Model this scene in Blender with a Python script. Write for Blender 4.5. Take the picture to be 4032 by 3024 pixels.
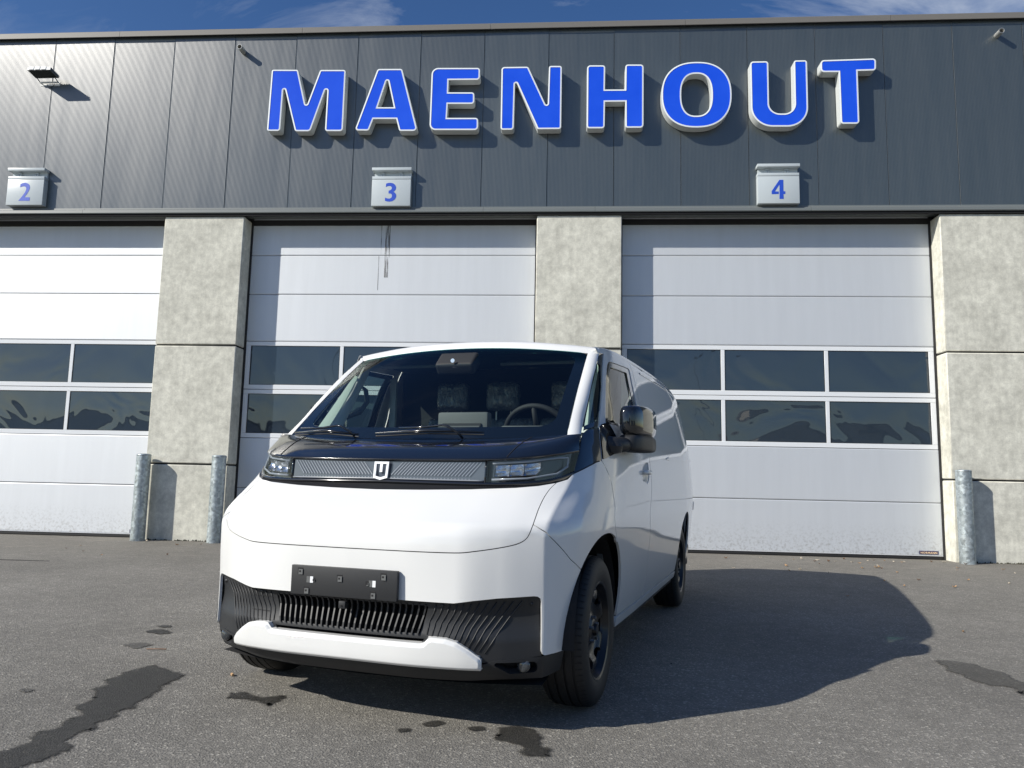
import bpy, bmesh, math, random
from mathutils import Vector, Matrix, Euler, noise
from mathutils.geometry import delaunay_2d_cdt
for o in list(bpy.data.objects): bpy.data.objects.remove(o)
SC = bpy.context.scene
COL = SC.collection
R = math.radians
random.seed(7)

# ------------------------------------------------------------------ camera, sky, sun, exposure
cam_d = bpy.data.cameras.new('camera'); cam = bpy.data.objects.new('camera', cam_d); COL.objects.link(cam)
PITCH, ROLL, YAW, CAM_DIST, CAM_H = 0.122840, 0.0212274, -0.0724608, 11.16947, 1.0405
cam_d.sensor_width = 36.0; cam_d.lens = 36.0 * 3030 / 4032; cam_d.clip_start = .05; cam_d.clip_end = 2000
_f = Vector((math.sin(YAW) * math.cos(PITCH), math.cos(YAW) * math.cos(PITCH), math.sin(PITCH)))
_r0 = Vector((math.cos(YAW), -math.sin(YAW), 0)); _u0 = _r0.cross(_f)
_r = _r0 * math.cos(ROLL) + _u0 * math.sin(ROLL); _u = -_r0 * math.sin(ROLL) + _u0 * math.cos(ROLL)
cam.matrix_world = Matrix(((_r.x, _u.x, -_f.x, 0), (_r.y, _u.y, -_f.y, -CAM_DIST), (_r.z, _u.z, -_f.z, CAM_H), (0, 0, 0, 1)))
SC.camera = cam
SC.render.resolution_x = 1024; SC.render.resolution_y = 768

TO_SUN = Vector((-1.35, -.80, 1.0)).normalized()
SUN_EL = math.asin(TO_SUN.z)
SUN_AZ = math.atan2(TO_SUN.x, TO_SUN.y)          # clockwise from +Y, as the sky texture counts it
world = bpy.data.worlds.new('World'); SC.world = world; world.use_nodes = True
wn = world.node_tree.nodes; wl = world.node_tree.links
for n in list(wn): wn.remove(n)
w_out = wn.new('ShaderNodeOutputWorld'); w_bg = wn.new('ShaderNodeBackground'); w_sky = wn.new('ShaderNodeTexSky')
w_sky.sky_type = 'NISHITA'; w_sky.sun_disc = False; w_sky.sun_elevation = SUN_EL; w_sky.sun_rotation = SUN_AZ
w_sky.air_density = 1.0; w_sky.dust_density = .4; w_sky.ozone_density = 2.2; w_sky.altitude = 50
w_bg.inputs['Strength'].default_value = 0.075
# thin cirrus, laid over the sky as streaks in the direction of view
w_tc = wn.new('ShaderNodeTexCoord')
w_map = wn.new('ShaderNodeMapping'); w_map.inputs['Rotation'].default_value = (0, 0, R(-38)); w_map.inputs['Scale'].default_value = (1.1, 5.5, 2.6)
w_map.inputs['Location'].default_value = (.35, 1.2, 0)
w_n = wn.new('ShaderNodeTexNoise'); w_n.inputs['Scale'].default_value = 2.3; w_n.inputs['Detail'].default_value = 9; w_n.inputs['Roughness'].default_value = .62; w_n.inputs['Distortion'].default_value = .7
w_n2 = wn.new('ShaderNodeTexNoise'); w_n2.inputs['Scale'].default_value = 1.7; w_n2.inputs['Detail'].default_value = 3
w_cr = wn.new('ShaderNodeValToRGB'); w_cr.color_ramp.elements[0].position = .50; w_cr.color_ramp.elements[1].position = .80
w_cr2 = wn.new('ShaderNodeValToRGB'); w_cr2.color_ramp.elements[0].position = .44; w_cr2.color_ramp.elements[1].position = .66
w_mul = wn.new('ShaderNodeMath'); w_mul.operation = 'MULTIPLY'
w_mul2 = wn.new('ShaderNodeMath'); w_mul2.operation = 'MULTIPLY'; w_mul2.inputs[1].default_value = .85
w_mix = wn.new('ShaderNodeMixRGB'); w_mix.inputs['Color2'].default_value = (7.2, 7.9, 9.0, 1)
w_hs = wn.new('ShaderNodeHueSaturation'); w_hs.inputs['Saturation'].default_value = 1.25; w_hs.inputs['Hue'].default_value = .510; w_hs.inputs['Value'].default_value = 1.22
wl.new(w_tc.outputs['Generated'], w_map.inputs['Vector']); wl.new(w_map.outputs[0], w_n.inputs['Vector']); wl.new(w_tc.outputs['Generated'], w_n2.inputs['Vector'])
wl.new(w_n.outputs['Fac'], w_cr.inputs[0]); wl.new(w_n2.outputs['Fac'], w_cr2.inputs[0])
wl.new(w_cr.outputs[0], w_mul.inputs[0]); wl.new(w_cr2.outputs[0], w_mul.inputs[1]); wl.new(w_mul.outputs[0], w_mul2.inputs[0])
wl.new(w_mul2.outputs[0], w_mix.inputs['Fac']); wl.new(w_sky.outputs[0], w_hs.inputs['Color']); wl.new(w_hs.outputs[0], w_mix.inputs['Color1'])
wl.new(w_mix.outputs[0], w_bg.inputs['Color']); wl.new(w_bg.outputs[0], w_out.inputs['Surface'])

sun_d = bpy.data.lights.new('sun', 'SUN'); sun_d.energy = 4.8; sun_d.angle = R(.53); sun_d.color = (1, .955, .87)
sun = bpy.data.objects.new('sun', sun_d); COL.objects.link(sun); sun.rotation_euler = TO_SUN.to_track_quat('Z', 'Y').to_euler(); sun.location = TO_SUN * 60
SC.view_settings.view_transform = 'Standard'; SC.view_settings.look = 'None'; SC.view_settings.gamma = 1
SC.view_settings.exposure = 0.20
SC.render.engine = 'CYCLES'

# ------------------------------------------------------------------ materials
MAT = {}
def mat(name, col=(.5, .5, .5), rough=.5, metal=0., coat=0., spec=.5, emit=None, ior=None):
    m = bpy.data.materials.new(name); m.use_nodes = True; b = m.node_tree.nodes['Principled BSDF']
    b.inputs['Base Color'].default_value = (*col, 1); b.inputs['Roughness'].default_value = rough; b.inputs['Metallic'].default_value = metal
    b.inputs['Coat Weight'].default_value = coat; b.inputs['Coat Roughness'].default_value = .03; b.inputs['Specular IOR Level'].default_value = spec
    if ior: b.inputs['IOR'].default_value = ior
    MAT[name] = m; return m
def N(m, t, **k):
    n = m.node_tree.nodes.new(t)
    for a, v in k.items():
        if a.startswith('_'): setattr(n, a[1:], v)
        else: n.inputs[a.replace('__', ' ')].default_value = v
    return n
def LK(m, a, b): m.node_tree.links.new(a, b)
def bsdf(m): return m.node_tree.nodes['Principled BSDF']
def ramp(m, src, stops):
    r = N(m, 'ShaderNodeValToRGB'); e = r.color_ramp.elements
    while len(e) < len(stops): e.new(.5)
    for i, (p, c) in enumerate(stops):
        e[i].position = p; e[i].color = (*c, 1) if not isinstance(c, (int, float)) else (c, c, c, 1)
    LK(m, src, r.inputs[0]); return r
def coords(m, scale=(1, 1, 1), kind='Object'):
    t = N(m, 'ShaderNodeTexCoord'); mp = N(m, 'ShaderNodeMapping'); mp.inputs['Scale'].default_value = scale
    LK(m, t.outputs[kind], mp.inputs['Vector']); return mp.outputs[0]
def noise_tex(m, vec, scale, detail=4, rough=.5, dist=0):
    n = N(m, 'ShaderNodeTexNoise', Scale=scale, Detail=detail, Roughness=rough, Distortion=dist); LK(m, vec, n.inputs['Vector']); return n.outputs['Fac']
def mixc(m, fac, a, b, mode='MIX'):
    x = N(m, 'ShaderNodeMixRGB', _blend_type=mode)
    for s, v in ((0, fac), (1, a), (2, b)):
        if isinstance(v, (int, float)): x.inputs[s].default_value = v
        elif isinstance(v, tuple): x.inputs[s].default_value = (*v, 1)
        else: LK(m, v, x.inputs[s])
    return x.outputs[0]
def bump(m, h, strength=.3, dist=.01, normal=None):
    b = N(m, 'ShaderNodeBump', Strength=strength, Distance=dist); LK(m, h, b.inputs['Height'])
    if normal: LK(m, normal, b.inputs['Normal'])
    return b.outputs[0]
def world_pos(m):
    return N(m, 'ShaderNodeNewGeometry').outputs['Position']

def make_asphalt(name, k=1.0, stain=False):
    m = mat(name, rough=.85, spec=.35); p = world_pos(m); b = bsdf(m)
    big = noise_tex(m, p, .55, 5, .6); mid = noise_tex(m, p, 7, 4, .6)
    vo = N(m, 'ShaderNodeTexVoronoi', Scale=115.0); LK(m, p, vo.inputs['Vector'])
    gr = N(m, 'ShaderNodeSeparateColor'); LK(m, vo.outputs['Color'], gr.inputs[0])
    fine = noise_tex(m, p, 260, 3, .7)
    c = ramp(m, gr.outputs[0], [(0, (.075 * k, .074 * k, .072 * k)), (.6, (.125 * k, .122 * k, .117 * k)), (.90, (.20 * k, .195 * k, .185 * k)), (1, (.44 * k, .43 * k, .40 * k))]).outputs[0]
    c = mixc(m, .55, c, ramp(m, fine, [(.3, (.085 * k, .083 * k, .08 * k)), (.72, (.19 * k, .185 * k, .175 * k))]).outputs[0])
    c = mixc(m, 1.0, c, ramp(m, big, [(.3, .80), (.7, 1.12)]).outputs[0], 'MULTIPLY')
    c = mixc(m, 1.0, c, ramp(m, mid, [(.3, .88), (.7, 1.08)]).outputs[0], 'MULTIPLY')
    if not stain:
        # dusty strip and pale tyre-swept streaks in front of the doors
        sx = N(m, 'ShaderNodeSeparateXYZ'); LK(m, p, sx.inputs[0])
        mp = N(m, 'ShaderNodeMapping'); mp.inputs['Scale'].default_value = (.45, 3.4, 1); mp.inputs['Rotation'].default_value = (0, 0, R(5)); LK(m, p, mp.inputs[0])
        wv = noise_tex(m, mp.outputs[0], 1.15, 3, .45, 1.6)
        line = ramp(m, wv, [(.485, 0.), (.5, 1.), (.515, 0.)]).outputs[0]
        near = N(m, 'ShaderNodeMapRange'); near.inputs['From Min'].default_value = -2.6; near.inputs['From Max'].default_value = -1.2; LK(m, sx.outputs[1], near.inputs[0])
        mk = N(m, 'ShaderNodeMath', _operation='MULTIPLY'); LK(m, line, mk.inputs[0]); LK(m, near.outputs[0], mk.inputs[1])
        brk = N(m, 'ShaderNodeMath', _operation='MULTIPLY'); LK(m, mk.outputs[0], brk.inputs[0]); LK(m, ramp(m, noise_tex(m, p, 1.3, 3, .6), [(.42, 0.), (.58, 1.)]).outputs[0], brk.inputs[1])
        c = mixc(m, brk.outputs[0], c, (.34, .32, .29))
        dus = N(m, 'ShaderNodeMapRange'); dus.inputs['From Min'].default_value = -3.0; dus.inputs['From Max'].default_value = -.1; dus.inputs['To Max'].default_value = .35; LK(m, sx.outputs[1], dus.inputs[0])
        c = mixc(m, dus.outputs[0], c, (.155, .145, .13))
    c = mixc(m, 1., c, (1.03, 1.0, .93), 'MULTIPLY')
    LK(m, c, b.inputs['Base Color'])
    h = mixc(m, .5, vo.outputs['Distance'], fine)
    LK(m, bump(m, h, .75, .012), b.inputs['Normal'])
    if stain:
        at = N(m, 'ShaderNodeAttribute', _attribute_name='edge')
        ad = N(m, 'ShaderNodeMath', _operation='ADD'); LK(m, at.outputs['Fac'], ad.inputs[0])
        sb = N(m, 'ShaderNodeMath', _operation='MULTIPLY'); sb.inputs[1].default_value = 1.9; LK(m, mixc(m, .5, noise_tex(m, p, 60, 4, .7), noise_tex(m, p, 9, 3, .6)), sb.inputs[0]); LK(m, sb.outputs[0], ad.inputs[1])
        mr_ = N(m, 'ShaderNodeMapRange', _interpolation_type='SMOOTHSTEP'); mr_.inputs['From Min'].default_value = 1.30; mr_.inputs['From Max'].default_value = 1.85; mr_.inputs['To Max'].default_value = .93; LK(m, ad.outputs[0], mr_.inputs[0]); a = mr_.outputs[0]
        tr = N(m, 'ShaderNodeBsdfTransparent'); mx = N(m, 'ShaderNodeMixShader'); out = m.node_tree.nodes['Material Output']
        LK(m, a, mx.inputs[0]); LK(m, tr.outputs[0], mx.inputs[1]); LK(m, b.outputs[0], mx.inputs[2]); LK(m, mx.outputs[0], out.inputs[0])
        b.inputs['Roughness'].default_value = .55
    return m
make_asphalt('asphalt', 1.62); make_asphalt('damp_asphalt', .34, True); make_asphalt('faint_damp_asphalt', .8, True)

def make_concrete(name, base=(.60, .59, .515), dark=.62):
    m = mat(name, rough=.9, spec=.25); b = bsdf(m); p = world_pos(m)
    v1 = N(m, 'ShaderNodeMapping'); v1.inputs['Scale'].default_value = (14, 14, 1.2); LK(m, p, v1.inputs[0])
    streak = noise_tex(m, v1.outputs[0], 1.0, 4, .6); mot = noise_tex(m, p, 9, 6, .68); blot = noise_tex(m, p, 2.1, 4, .6); fin = noise_tex(m, p, 55, 4, .7)
    c = ramp(m, mot, [(.32, tuple(x * .80 for x in base)), (.5, base), (.66, tuple(x * 1.18 for x in base))]).outputs[0]
    c = mixc(m, 1., c, ramp(m, streak, [(.3, .93), (.7, 1.05)]).outputs[0], 'MULTIPLY')
    c = mixc(m, 1., c, ramp(m, blot, [(.3, .84), (.62, 1.06)]).outputs[0], 'MULTIPLY')
    c = mixc(m, 1., c, ramp(m, fin, [(.3, .90), (.7, 1.08)]).outputs[0], 'MULTIPLY')
    LK(m, c, b.inputs['Base Color']); LK(m, bump(m, mixc(m, .5, mot, fin), .35, .006), b.inputs['Normal'])
    return m
make_concrete('concrete'); make_concrete('sill_concrete', (.60, .55, .45))

def make_cladding():
    m = mat('anthracite_cladding', (.05, .062, .066), .30, spec=1.0, ior=1.6); b = bsdf(m); p = world_pos(m)
    oi = N(m, 'ShaderNodeObjectInfo')
    mp = N(m, 'ShaderNodeMapping'); mp.inputs['Scale'].default_value = (5, 5, .4); LK(m, p, mp.inputs[0])
    c = mixc(m, ramp(m, noise_tex(m, mp.outputs[0], 1.5, 5, .65), [(.35, 0.), (.75, 1.)]).outputs[0], (.046, .058, .062), (.062, .073, .075))
    c = mixc(m, 1., c, ramp(m, oi.outputs['Random'], [(0, .93), (1, 1.07)]).outputs[0], 'MULTIPLY')
    spots = ramp(m, noise_tex(m, p, 2.2, 6, .8), [(.735, 0.), (.76, .6)]).outputs[0]
    c = mixc(m, spots, c, (.20, .20, .18)); LK(m, c, b.inputs['Base Color'])
    LK(m, ramp(m, noise_tex(m, mp.outputs[0], 1.1, 4, .6), [(.3, .28), (.7, .33)]).outputs[0], b.inputs['Roughness'])
    return m
make_cladding()
def make_door_skin():
    m = mat('door_aluminium', (.50, .52, .54), .50, spec=.8, metal=.30); b = bsdf(m); p = world_pos(m)
    s = N(m, 'ShaderNodeSeparateXYZ'); LK(m, p, s.inputs[0])
    f = N(m, 'ShaderNodeMath', _operation='MULTIPLY'); f.inputs[1].default_value = 2 * math.pi / .0041; LK(m, s.outputs[2], f.inputs[0])
    si = N(m, 'ShaderNodeMath', _operation='SINE'); LK(m, f.outputs[0], si.inputs[0])
    am = N(m, 'ShaderNodeMath', _operation='MULTIPLY'); am.inputs[1].default_value = .24; LK(m, si.outputs[0], am.inputs[0])
    cx = N(m, 'ShaderNodeCombineXYZ'); LK(m, am.outputs[0], cx.inputs[2])
    g = N(m, 'ShaderNodeNewGeometry'); ad = N(m, 'ShaderNodeVectorMath', _operation='ADD'); LK(m, g.outputs['Normal'], ad.inputs[0]); LK(m, cx.outputs[0], ad.inputs[1])
    nm = N(m, 'ShaderNodeVectorMath', _operation='NORMALIZE'); LK(m, ad.outputs[0], nm.inputs[0]); LK(m, nm.outputs[0], b.inputs['Normal'])
    v = N(m, 'ShaderNodeMapping'); v.inputs['Scale'].default_value = (6, 6, .5); LK(m, p, v.inputs[0])
    c = mixc(m, 1., (.64, .665, .69), ramp(m, noise_tex(m, v.outputs[0], 1.2, 4, .6), [(.3, .97), (.7, 1.02)]).outputs[0], 'MULTIPLY')
    # dirt splashed up along the foot of the door
    mr = N(m, 'ShaderNodeMapRange'); mr.inputs['From Min'].default_value = .55; mr.inputs['From Max'].default_value = .05; LK(m, s.outputs[2], mr.inputs[0])
    dm = N(m, 'ShaderNodeMath', _operation='MULTIPLY'); LK(m, mr.outputs[0], dm.inputs[0]); LK(m, ramp(m, noise_tex(m, p, 26, 5, .7), [(.48, 0.), (.70, .75)]).outputs[0], dm.inputs[1])
    c = mixc(m, dm.outputs[0], c, (.26, .25, .23)); LK(m, c, b.inputs['Base Color'])
    return m
make_door_skin()
mat('door_frame_white', (.74, .76, .78), .35, spec=.5)
mat('rubber_black', (.018, .018, .019), .6)
mat('dark_gap', (.012, .012, .013), .9)
mat('sunlit_edge', (.55, .58, .58), .4, metal=.3); mat('grey_trim', (.155, .17, .168), .40, spec=.6)
mat('brown_grey_coping', (.17, .16, .145), .5)
mat('letter_casing', (.62, .65, .64), .35); mat('letter_rim', (.80, .84, .86), .25)
def make_letter_blue():
    m = mat('letter_blue', (.006, .08, .78), .30, spec=.35); b = bsdf(m); p = world_pos(m)
    c = mixc(m, ramp(m, noise_tex(m, p, 1.6, 4, .6), [(.3, 0.), (.75, 1.)]).outputs[0], (.008, .075, .70), (.018, .10, .78))
    c = mixc(m, ramp(m, noise_tex(m, p, 3.1, 6, .85), [(.73, 0.), (.78, .35)]).outputs[0], c, (.35, .45, .8)); LK(m, c, b.inputs['Base Color'])
make_letter_blue()
mat('sign_grey', (.50, .55, .57), .32); mat('digit_blue', (.02, .075, .52), .45)
mat('galvanised_pipe', (.55, .55, .52), .35, metal=.6)
def make_galv():
    m = mat('galvanised_steel', (.42, .47, .49), .40, metal=.65); b = bsdf(m); t = coords(m)
    vo = N(m, 'ShaderNodeTexVoronoi', Scale=30.0); LK(m, t, vo.inputs['Vector'])
    no = noise_tex(m, t, 6, 4, .6)
    c = mixc(m, no, (.25, .30, .32), (.58, .63, .64)); c = mixc(m, .35, c, ramp(m, N(m, 'ShaderNodeSeparateColor').outputs[0], [(0, .2), (1, .8)]).outputs[0]) if False else c
    sc = N(m, 'ShaderNodeSeparateColor'); LK(m, vo.outputs['Color'], sc.inputs[0])
    c = mixc(m, 1., c, ramp(m, sc.outputs[0], [(0, .72), (1, 1.22)]).outputs[0], 'MULTIPLY'); LK(m, c, b.inputs['Base Color'])
    LK(m, ramp(m, sc.outputs[1], [(0, .28), (1, .6)]).outputs[0], b.inputs['Roughness'])
make_galv()
def make_pane():
    m = mat('door_pane', (.024, .036, .052), .02, spec=.5, ior=1.8); b = bsdf(m); p = world_pos(m)
    LK(m, bump(m, noise_tex(m, p, 1.1, 2, .4, .8), .6, .030), b.inputs['Normal'])
make_pane()
def make_paint():
    m = mat('white_paint', (.75, .755, .74), .38, coat=1., spec=.5); b = bsdf(m)
    t = coords(m); LK(m, bump(m, noise_tex(m, t, 700, 2, .5), .012, .002), b.inputs['Coat Normal'])
make_paint()
mat('gloss_black', (.006, .007, .009), .12, coat=1.)
def make_plastic():
    m = mat('black_plastic', (.020, .021, .023), .48); b = bsdf(m); t = coords(m); LK(m, bump(m, noise_tex(m, t, 900, 2, .5), .12, .002), b.inputs['Normal'])
make_plastic()
mat('underbody_dark', (.010, .010, .011), .8)
def make_tyre():
    m = mat('tyre_rubber', (.016, .016, .017), .62); b = bsdf(m); t = coords(m); LK(m, bump(m, noise_tex(m, t, 60, 4, .6), .15, .004), b.inputs['Normal'])
    LK(m, mixc(m, noise_tex(m, t, 8, 4, .6), (.008, .008, .009), (.018, .0175, .017)), b.inputs['Base Color'])
make_tyre()
mat('rim_black', (.009, .009, .010), .38, coat=.25); mat('steel', (.45, .45, .46), .35, metal=1.)
mat('chrome', (.80, .82, .85), .22, metal=1.); mat('mirror_glass', (.9, .9, .9), .02, metal=1.)
mat('lamp_dark', (.03, .033, .038), .25, coat=1.); mat('lamp_stripe', (.20, .225, .26), .3, coat=1.); mat('lightbar_face', (.085, .10, .125), .14, coat=1.)
mat('lamp_guide', (.26, .28, .31), .2, coat=1.)
mat('emblem_white', (.82, .84, .86), .3, coat=.5)
mat('cabin_dark', (.018, .019, .021), .7); mat('cabin_grey', (.11, .115, .115), .65); mat('cabin_pale', (.66, .70, .66), .6)
def make_wrap():
    m = mat('plastic_wrapped_seat', (.075, .082, .085), .22, coat=1.); b = bsdf(m); t = coords(m, (1, 1, .6))
    nb = bump(m, noise_tex(m, t, 14, 4, .6, 1.5), .8, .03); LK(m, nb, b.inputs['Normal']); LK(m, nb, b.inputs['Coat Normal'])
    LK(m, ramp(m, noise_tex(m, t, 34, 5, .75, 2.), [(.54, (.07, .076, .078)), (.70, (.17, .19, .195))]).outputs[0], b.inputs['Base Color'])
make_wrap()
def make_glass(name, tint, refl=1.0, rough=0.0, grad=None):
    m = bpy.data.materials.new(name); m.use_nodes = True; nt = m.node_tree; nt.nodes.remove(nt.nodes['Principled BSDF']); out = nt.nodes['Material Output']
    tr = N(m, 'ShaderNodeBsdfTransparent'); tr.inputs[0].default_value = (*tint, 1)
    gl = N(m, 'ShaderNodeBsdfGlossy', Roughness=rough); mx = N(m, 'ShaderNodeMixShader')
    # the same reflectance from both faces of the thin pane
    ge = N(m, 'ShaderNodeNewGeometry'); dt = N(m, 'ShaderNodeVectorMath', _operation='DOT_PRODUCT'); LK(m, ge.outputs['Normal'], dt.inputs[0]); LK(m, ge.outputs['Incoming'], dt.inputs[1])
    ab = N(m, 'ShaderNodeMath', _operation='ABSOLUTE'); LK(m, dt.outputs['Value'], ab.inputs[0])
    om = N(m, 'ShaderNodeMath', _operation='SUBTRACT'); om.inputs[0].default_value = 1.; LK(m, ab.outputs[0], om.inputs[1]); pw = N(m, 'ShaderNodeMath', _operation='POWER'); pw.inputs[1].default_value = 5.; LK(m, om.outputs[0], pw.inputs[0])
    k = N(m, 'ShaderNodeMath', _operation='MULTIPLY_ADD'); k.inputs[1].default_value = .9 * refl; k.inputs[2].default_value = .065 * refl; LK(m, pw.outputs[0], k.inputs[0])
    LK(m, k.outputs[0], mx.inputs[0]); LK(m, tr.outputs[0], mx.inputs[1]); LK(m, gl.outputs[0], mx.inputs[2]); LK(m, mx.outputs[0], out.inputs[0])
    if grad:
        p = world_pos(m); s = N(m, 'ShaderNodeSeparateXYZ'); LK(m, p, s.inputs[0]); mr = N(m, 'ShaderNodeMapRange'); mr.inputs['From Min'].default_value = grad[0]; mr.inputs['From Max'].default_value = grad[1]; LK(m, s.outputs[2], mr.inputs[0])
        LK(m, mixc(m, mr.outputs[0], tint, grad[2]), tr.inputs[0])
    MAT[name] = m; return m
make_glass('windscreen_glass', (.80, .87, .85), .95, 0, (1.68, 1.74, (.08, .38, .33))); make_glass('side_glass', (.60, .72, .68), 1.15); make_glass('lamp_cover_glass', (.92, .94, .96), .8)
mat('leaf_tan', (.42, .26, .13), .8); mat('leaf_brown', (.16, .09, .05), .85); mat('leaf_pale', (.62, .54, .42), .8); mat('twig', (.22, .14, .09), .8)
mat('stone_grey', (.42, .41, .39), .9); mat('stone_dark', (.03, .03, .03), .8)
mat('moss', (.035, .035, .022), 1.); mat('plate_navy', (.012, .014, .085), .4); mat('plate_lettering', (.85, .62, .38), .5)
mat('flood_white', (.70, .71, .70), .4); mat('flood_grey', (.10, .115, .135), .35); mat('flood_glass', (.02, .022, .02), .1)
mat('fog_lens', (.04, .045, .05), .08, coat=1.)

# ------------------------------------------------------------------ mesh helpers
def link(o, parent=None):
    COL.objects.link(o)
    if parent is not None: o.parent = parent
    return o
def mk(name, V, F, material, parent=None, smooth=False, normals=None, kind=None, fmat=None):
    me = bpy.data.meshes.new(name); me.from_pydata([tuple(v) for v in V], [], [tuple(f) for f in F])
    mats = material if isinstance(material, (list, tuple)) else [material]
    for x in mats: me.materials.append(MAT[x])
    if fmat:
        for p_, i_ in zip(me.polygons, fmat): p_.material_index = i_
    if smooth: me.polygons.foreach_set('use_smooth', [True] * len(me.polygons))
    me.validate(); me.update()
    if normals and len(normals) == len(me.vertices): me.normals_split_custom_set_from_vertices(normals)
    o = bpy.data.objects.new(name, me)
    if kind: o['kind'] = kind
    return link(o, parent)
def tag(o, label=None, cat=None, group=None, kind=None):
    for k, v in (('label', label), ('category', cat), ('group', group), ('kind', kind)):
        if v: o[k] = v
    return o
def thing(name, label, cat, loc=(0, 0, 0), rz=0, group=None):
    o = bpy.data.objects.new(name, None); COL.objects.link(o); o.location = loc; o.rotation_euler = (0, 0, rz); o.empty_display_size = .1
    return tag(o, label, cat, group)
class MB:
    def __init__(s): s.V = []; s.F = []; s.M = []
    def add(s, V, F, m=0):
        k = len(s.V); s.V += [tuple(v) for v in V]; s.F += [tuple(i + k for i in f) for f in F]; s.M += [m] * len(F); return s
    def box(s, x0, x1, y0, y1, z0, z1, m=0):
        V = [(x, y, z) for x in (x0, x1) for y in (y0, y1) for z in (z0, z1)]
        return s.add(V, [(0, 1, 3, 2), (4, 6, 7, 5), (0, 4, 5, 1), (2, 3, 7, 6), (0, 2, 6, 4), (1, 5, 7, 3)], m)
    def prism(s, pts, a, b, axis='y', m=0):
        n = len(pts)
        f = {'y': lambda p, t: (p[0], t, p[1]), 'x': lambda p, t: (t, p[0], p[1]), 'z': lambda p, t: (p[0], p[1], t)}[axis]
        V = [f(p, a) for p in pts] + [f(p, b) for p in pts]
        F = [tuple(range(n)), tuple(range(2 * n - 1, n - 1, -1))] + [(i, (i + 1) % n, n + (i + 1) % n, n + i) for i in range(n)]
        return s.add(V, F, m)
    def tube(s, P, r, n=8, m=0, cap=True):
        P = [Vector(p) for p in P]; rs = r if isinstance(r, (list, tuple)) else [r] * len(P); V = []; F = []
        for i, p in enumerate(P):
            t = (P[min(i + 1, len(P) - 1)] - P[max(i - 1, 0)]).normalized(); a = t.orthogonal().normalized() if i == 0 else (a_ - t * a_.dot(t)).normalized()
            a_ = a; b = t.cross(a)
            V += [p + (a * math.cos(2 * math.pi * k / n) + b * math.sin(2 * math.pi * k / n)) * rs[i] for k in range(n)]
        for i in range(len(P) - 1):
            for k in range(n): F.append((i * n + k, i * n + (k + 1) % n, (i + 1) * n + (k + 1) % n, (i + 1) * n + k))
        if cap: F.append(tuple(range(n - 1, -1, -1))); F.append(tuple((len(P) - 1) * n + k for k in range(n)))
        return s.add(V, F, m)
    def lathe(s, prof, n=48, axis='x', c=(0, 0, 0), m=0, closed=False):
        V = []; F = []
        for k in range(n):
            t = 2 * math.pi * k / n
            for (h, r) in prof:
                V.append({'x': (c[0] + h, c[1] + r * math.cos(t), c[2] + r * math.sin(t)), 'z': (c[0] + r * math.cos(t), c[1] + r * math.sin(t), c[2] + h), 'y': (c[0] + r * math.cos(t), c[1] + h, c[2] + r * math.sin(t))}[axis])
        q = len(prof)
        for k in range(n):
            for i in range(q - 1 + (1 if closed else 0)):
                F.append((k * q + i, k * q + (i + 1) % q, ((k + 1) % n) * q + (i + 1) % q, ((k + 1) % n) * q + i))
        return s.add(V, F, m)
    def build(s, name, material, parent=None, smooth=False, kind=None, auto=None):
        o = mk(name, s.V, s.F, material, parent, smooth or auto is not None, kind=kind, fmat=s.M if isinstance(material, (list, tuple)) else None)
        if auto is not None: sharp(o, auto)
        return o
def sharp(o, deg=35):
    bm = bmesh.new(); bm.from_mesh(o.data); bmesh.ops.recalc_face_normals(bm, faces=bm.faces)
    for e in bm.edges:
        if len(e.link_faces) == 2 and e.calc_face_angle(0) > R(deg): e.smooth = False
    bm.to_mesh(o.data); bm.free(); o.data.update()
def bevel(o, w, seg=2, deg=30):
    bm = bmesh.new(); bm.from_mesh(o.data); bmesh.ops.recalc_face_normals(bm, faces=bm.faces)
    es = [e for e in bm.edges if len(e.link_faces) == 2 and e.calc_face_angle(0) > R(deg)]
    bmesh.ops.bevel(bm, geom=es, offset=w, segments=seg, profile=.6, affect='EDGES', clamp_overlap=True)
    for f in bm.faces: f.smooth = True
    for e in bm.edges:
        if len(e.link_faces) == 2 and e.calc_face_angle(0) > R(40): e.smooth = False
    bm.to_mesh(o.data); bm.free(); o.data.update(); return o
def copy_tree(o, parent=None):
    c = o.copy(); COL.objects.link(c); c.parent = parent
    for ch in o.children: copy_tree(ch, c)
    return c
def rounded(pts, seg=6):
    """sharp polygon with a radius per corner -> dense outline"""
    out = []; n = len(pts)
    for i in range(n):
        p = Vector(pts[i][:2]); r = pts[i][2] if len(pts[i]) > 2 else 0
        if r <= 0: out.append(tuple(p)); continue
        a = (Vector(pts[i - 1][:2]) - p); b = (Vector(pts[(i + 1) % n][:2]) - p); la, lb = a.length, b.length; a.normalize(); b.normalize()
        ang = a.angle(b); d = r / math.tan(ang / 2); d = min(d, la * .48, lb * .48); rr = d * math.tan(ang / 2)
        bis = (a + b).normalized(); c = p + bis * (rr / math.sin(ang / 2))
        s = p + a * d - c; e = p + b * d - c; tot = s.angle_signed(e) if s.length > 1e-9 else 0
        sg = max(3, int(seg * (1 + abs(tot))))
        for k in range(sg + 1):
            t = -tot * k / sg; out.append((c.x + s.x * math.cos(t) - s.y * math.sin(t), c.y + s.x * math.sin(t) + s.y * math.cos(t)))
    return out
def area(p): return sum(p[i][0] * p[(i + 1) % len(p)][1] - p[(i + 1) % len(p)][0] * p[i][1] for i in range(len(p))) / 2
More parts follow.
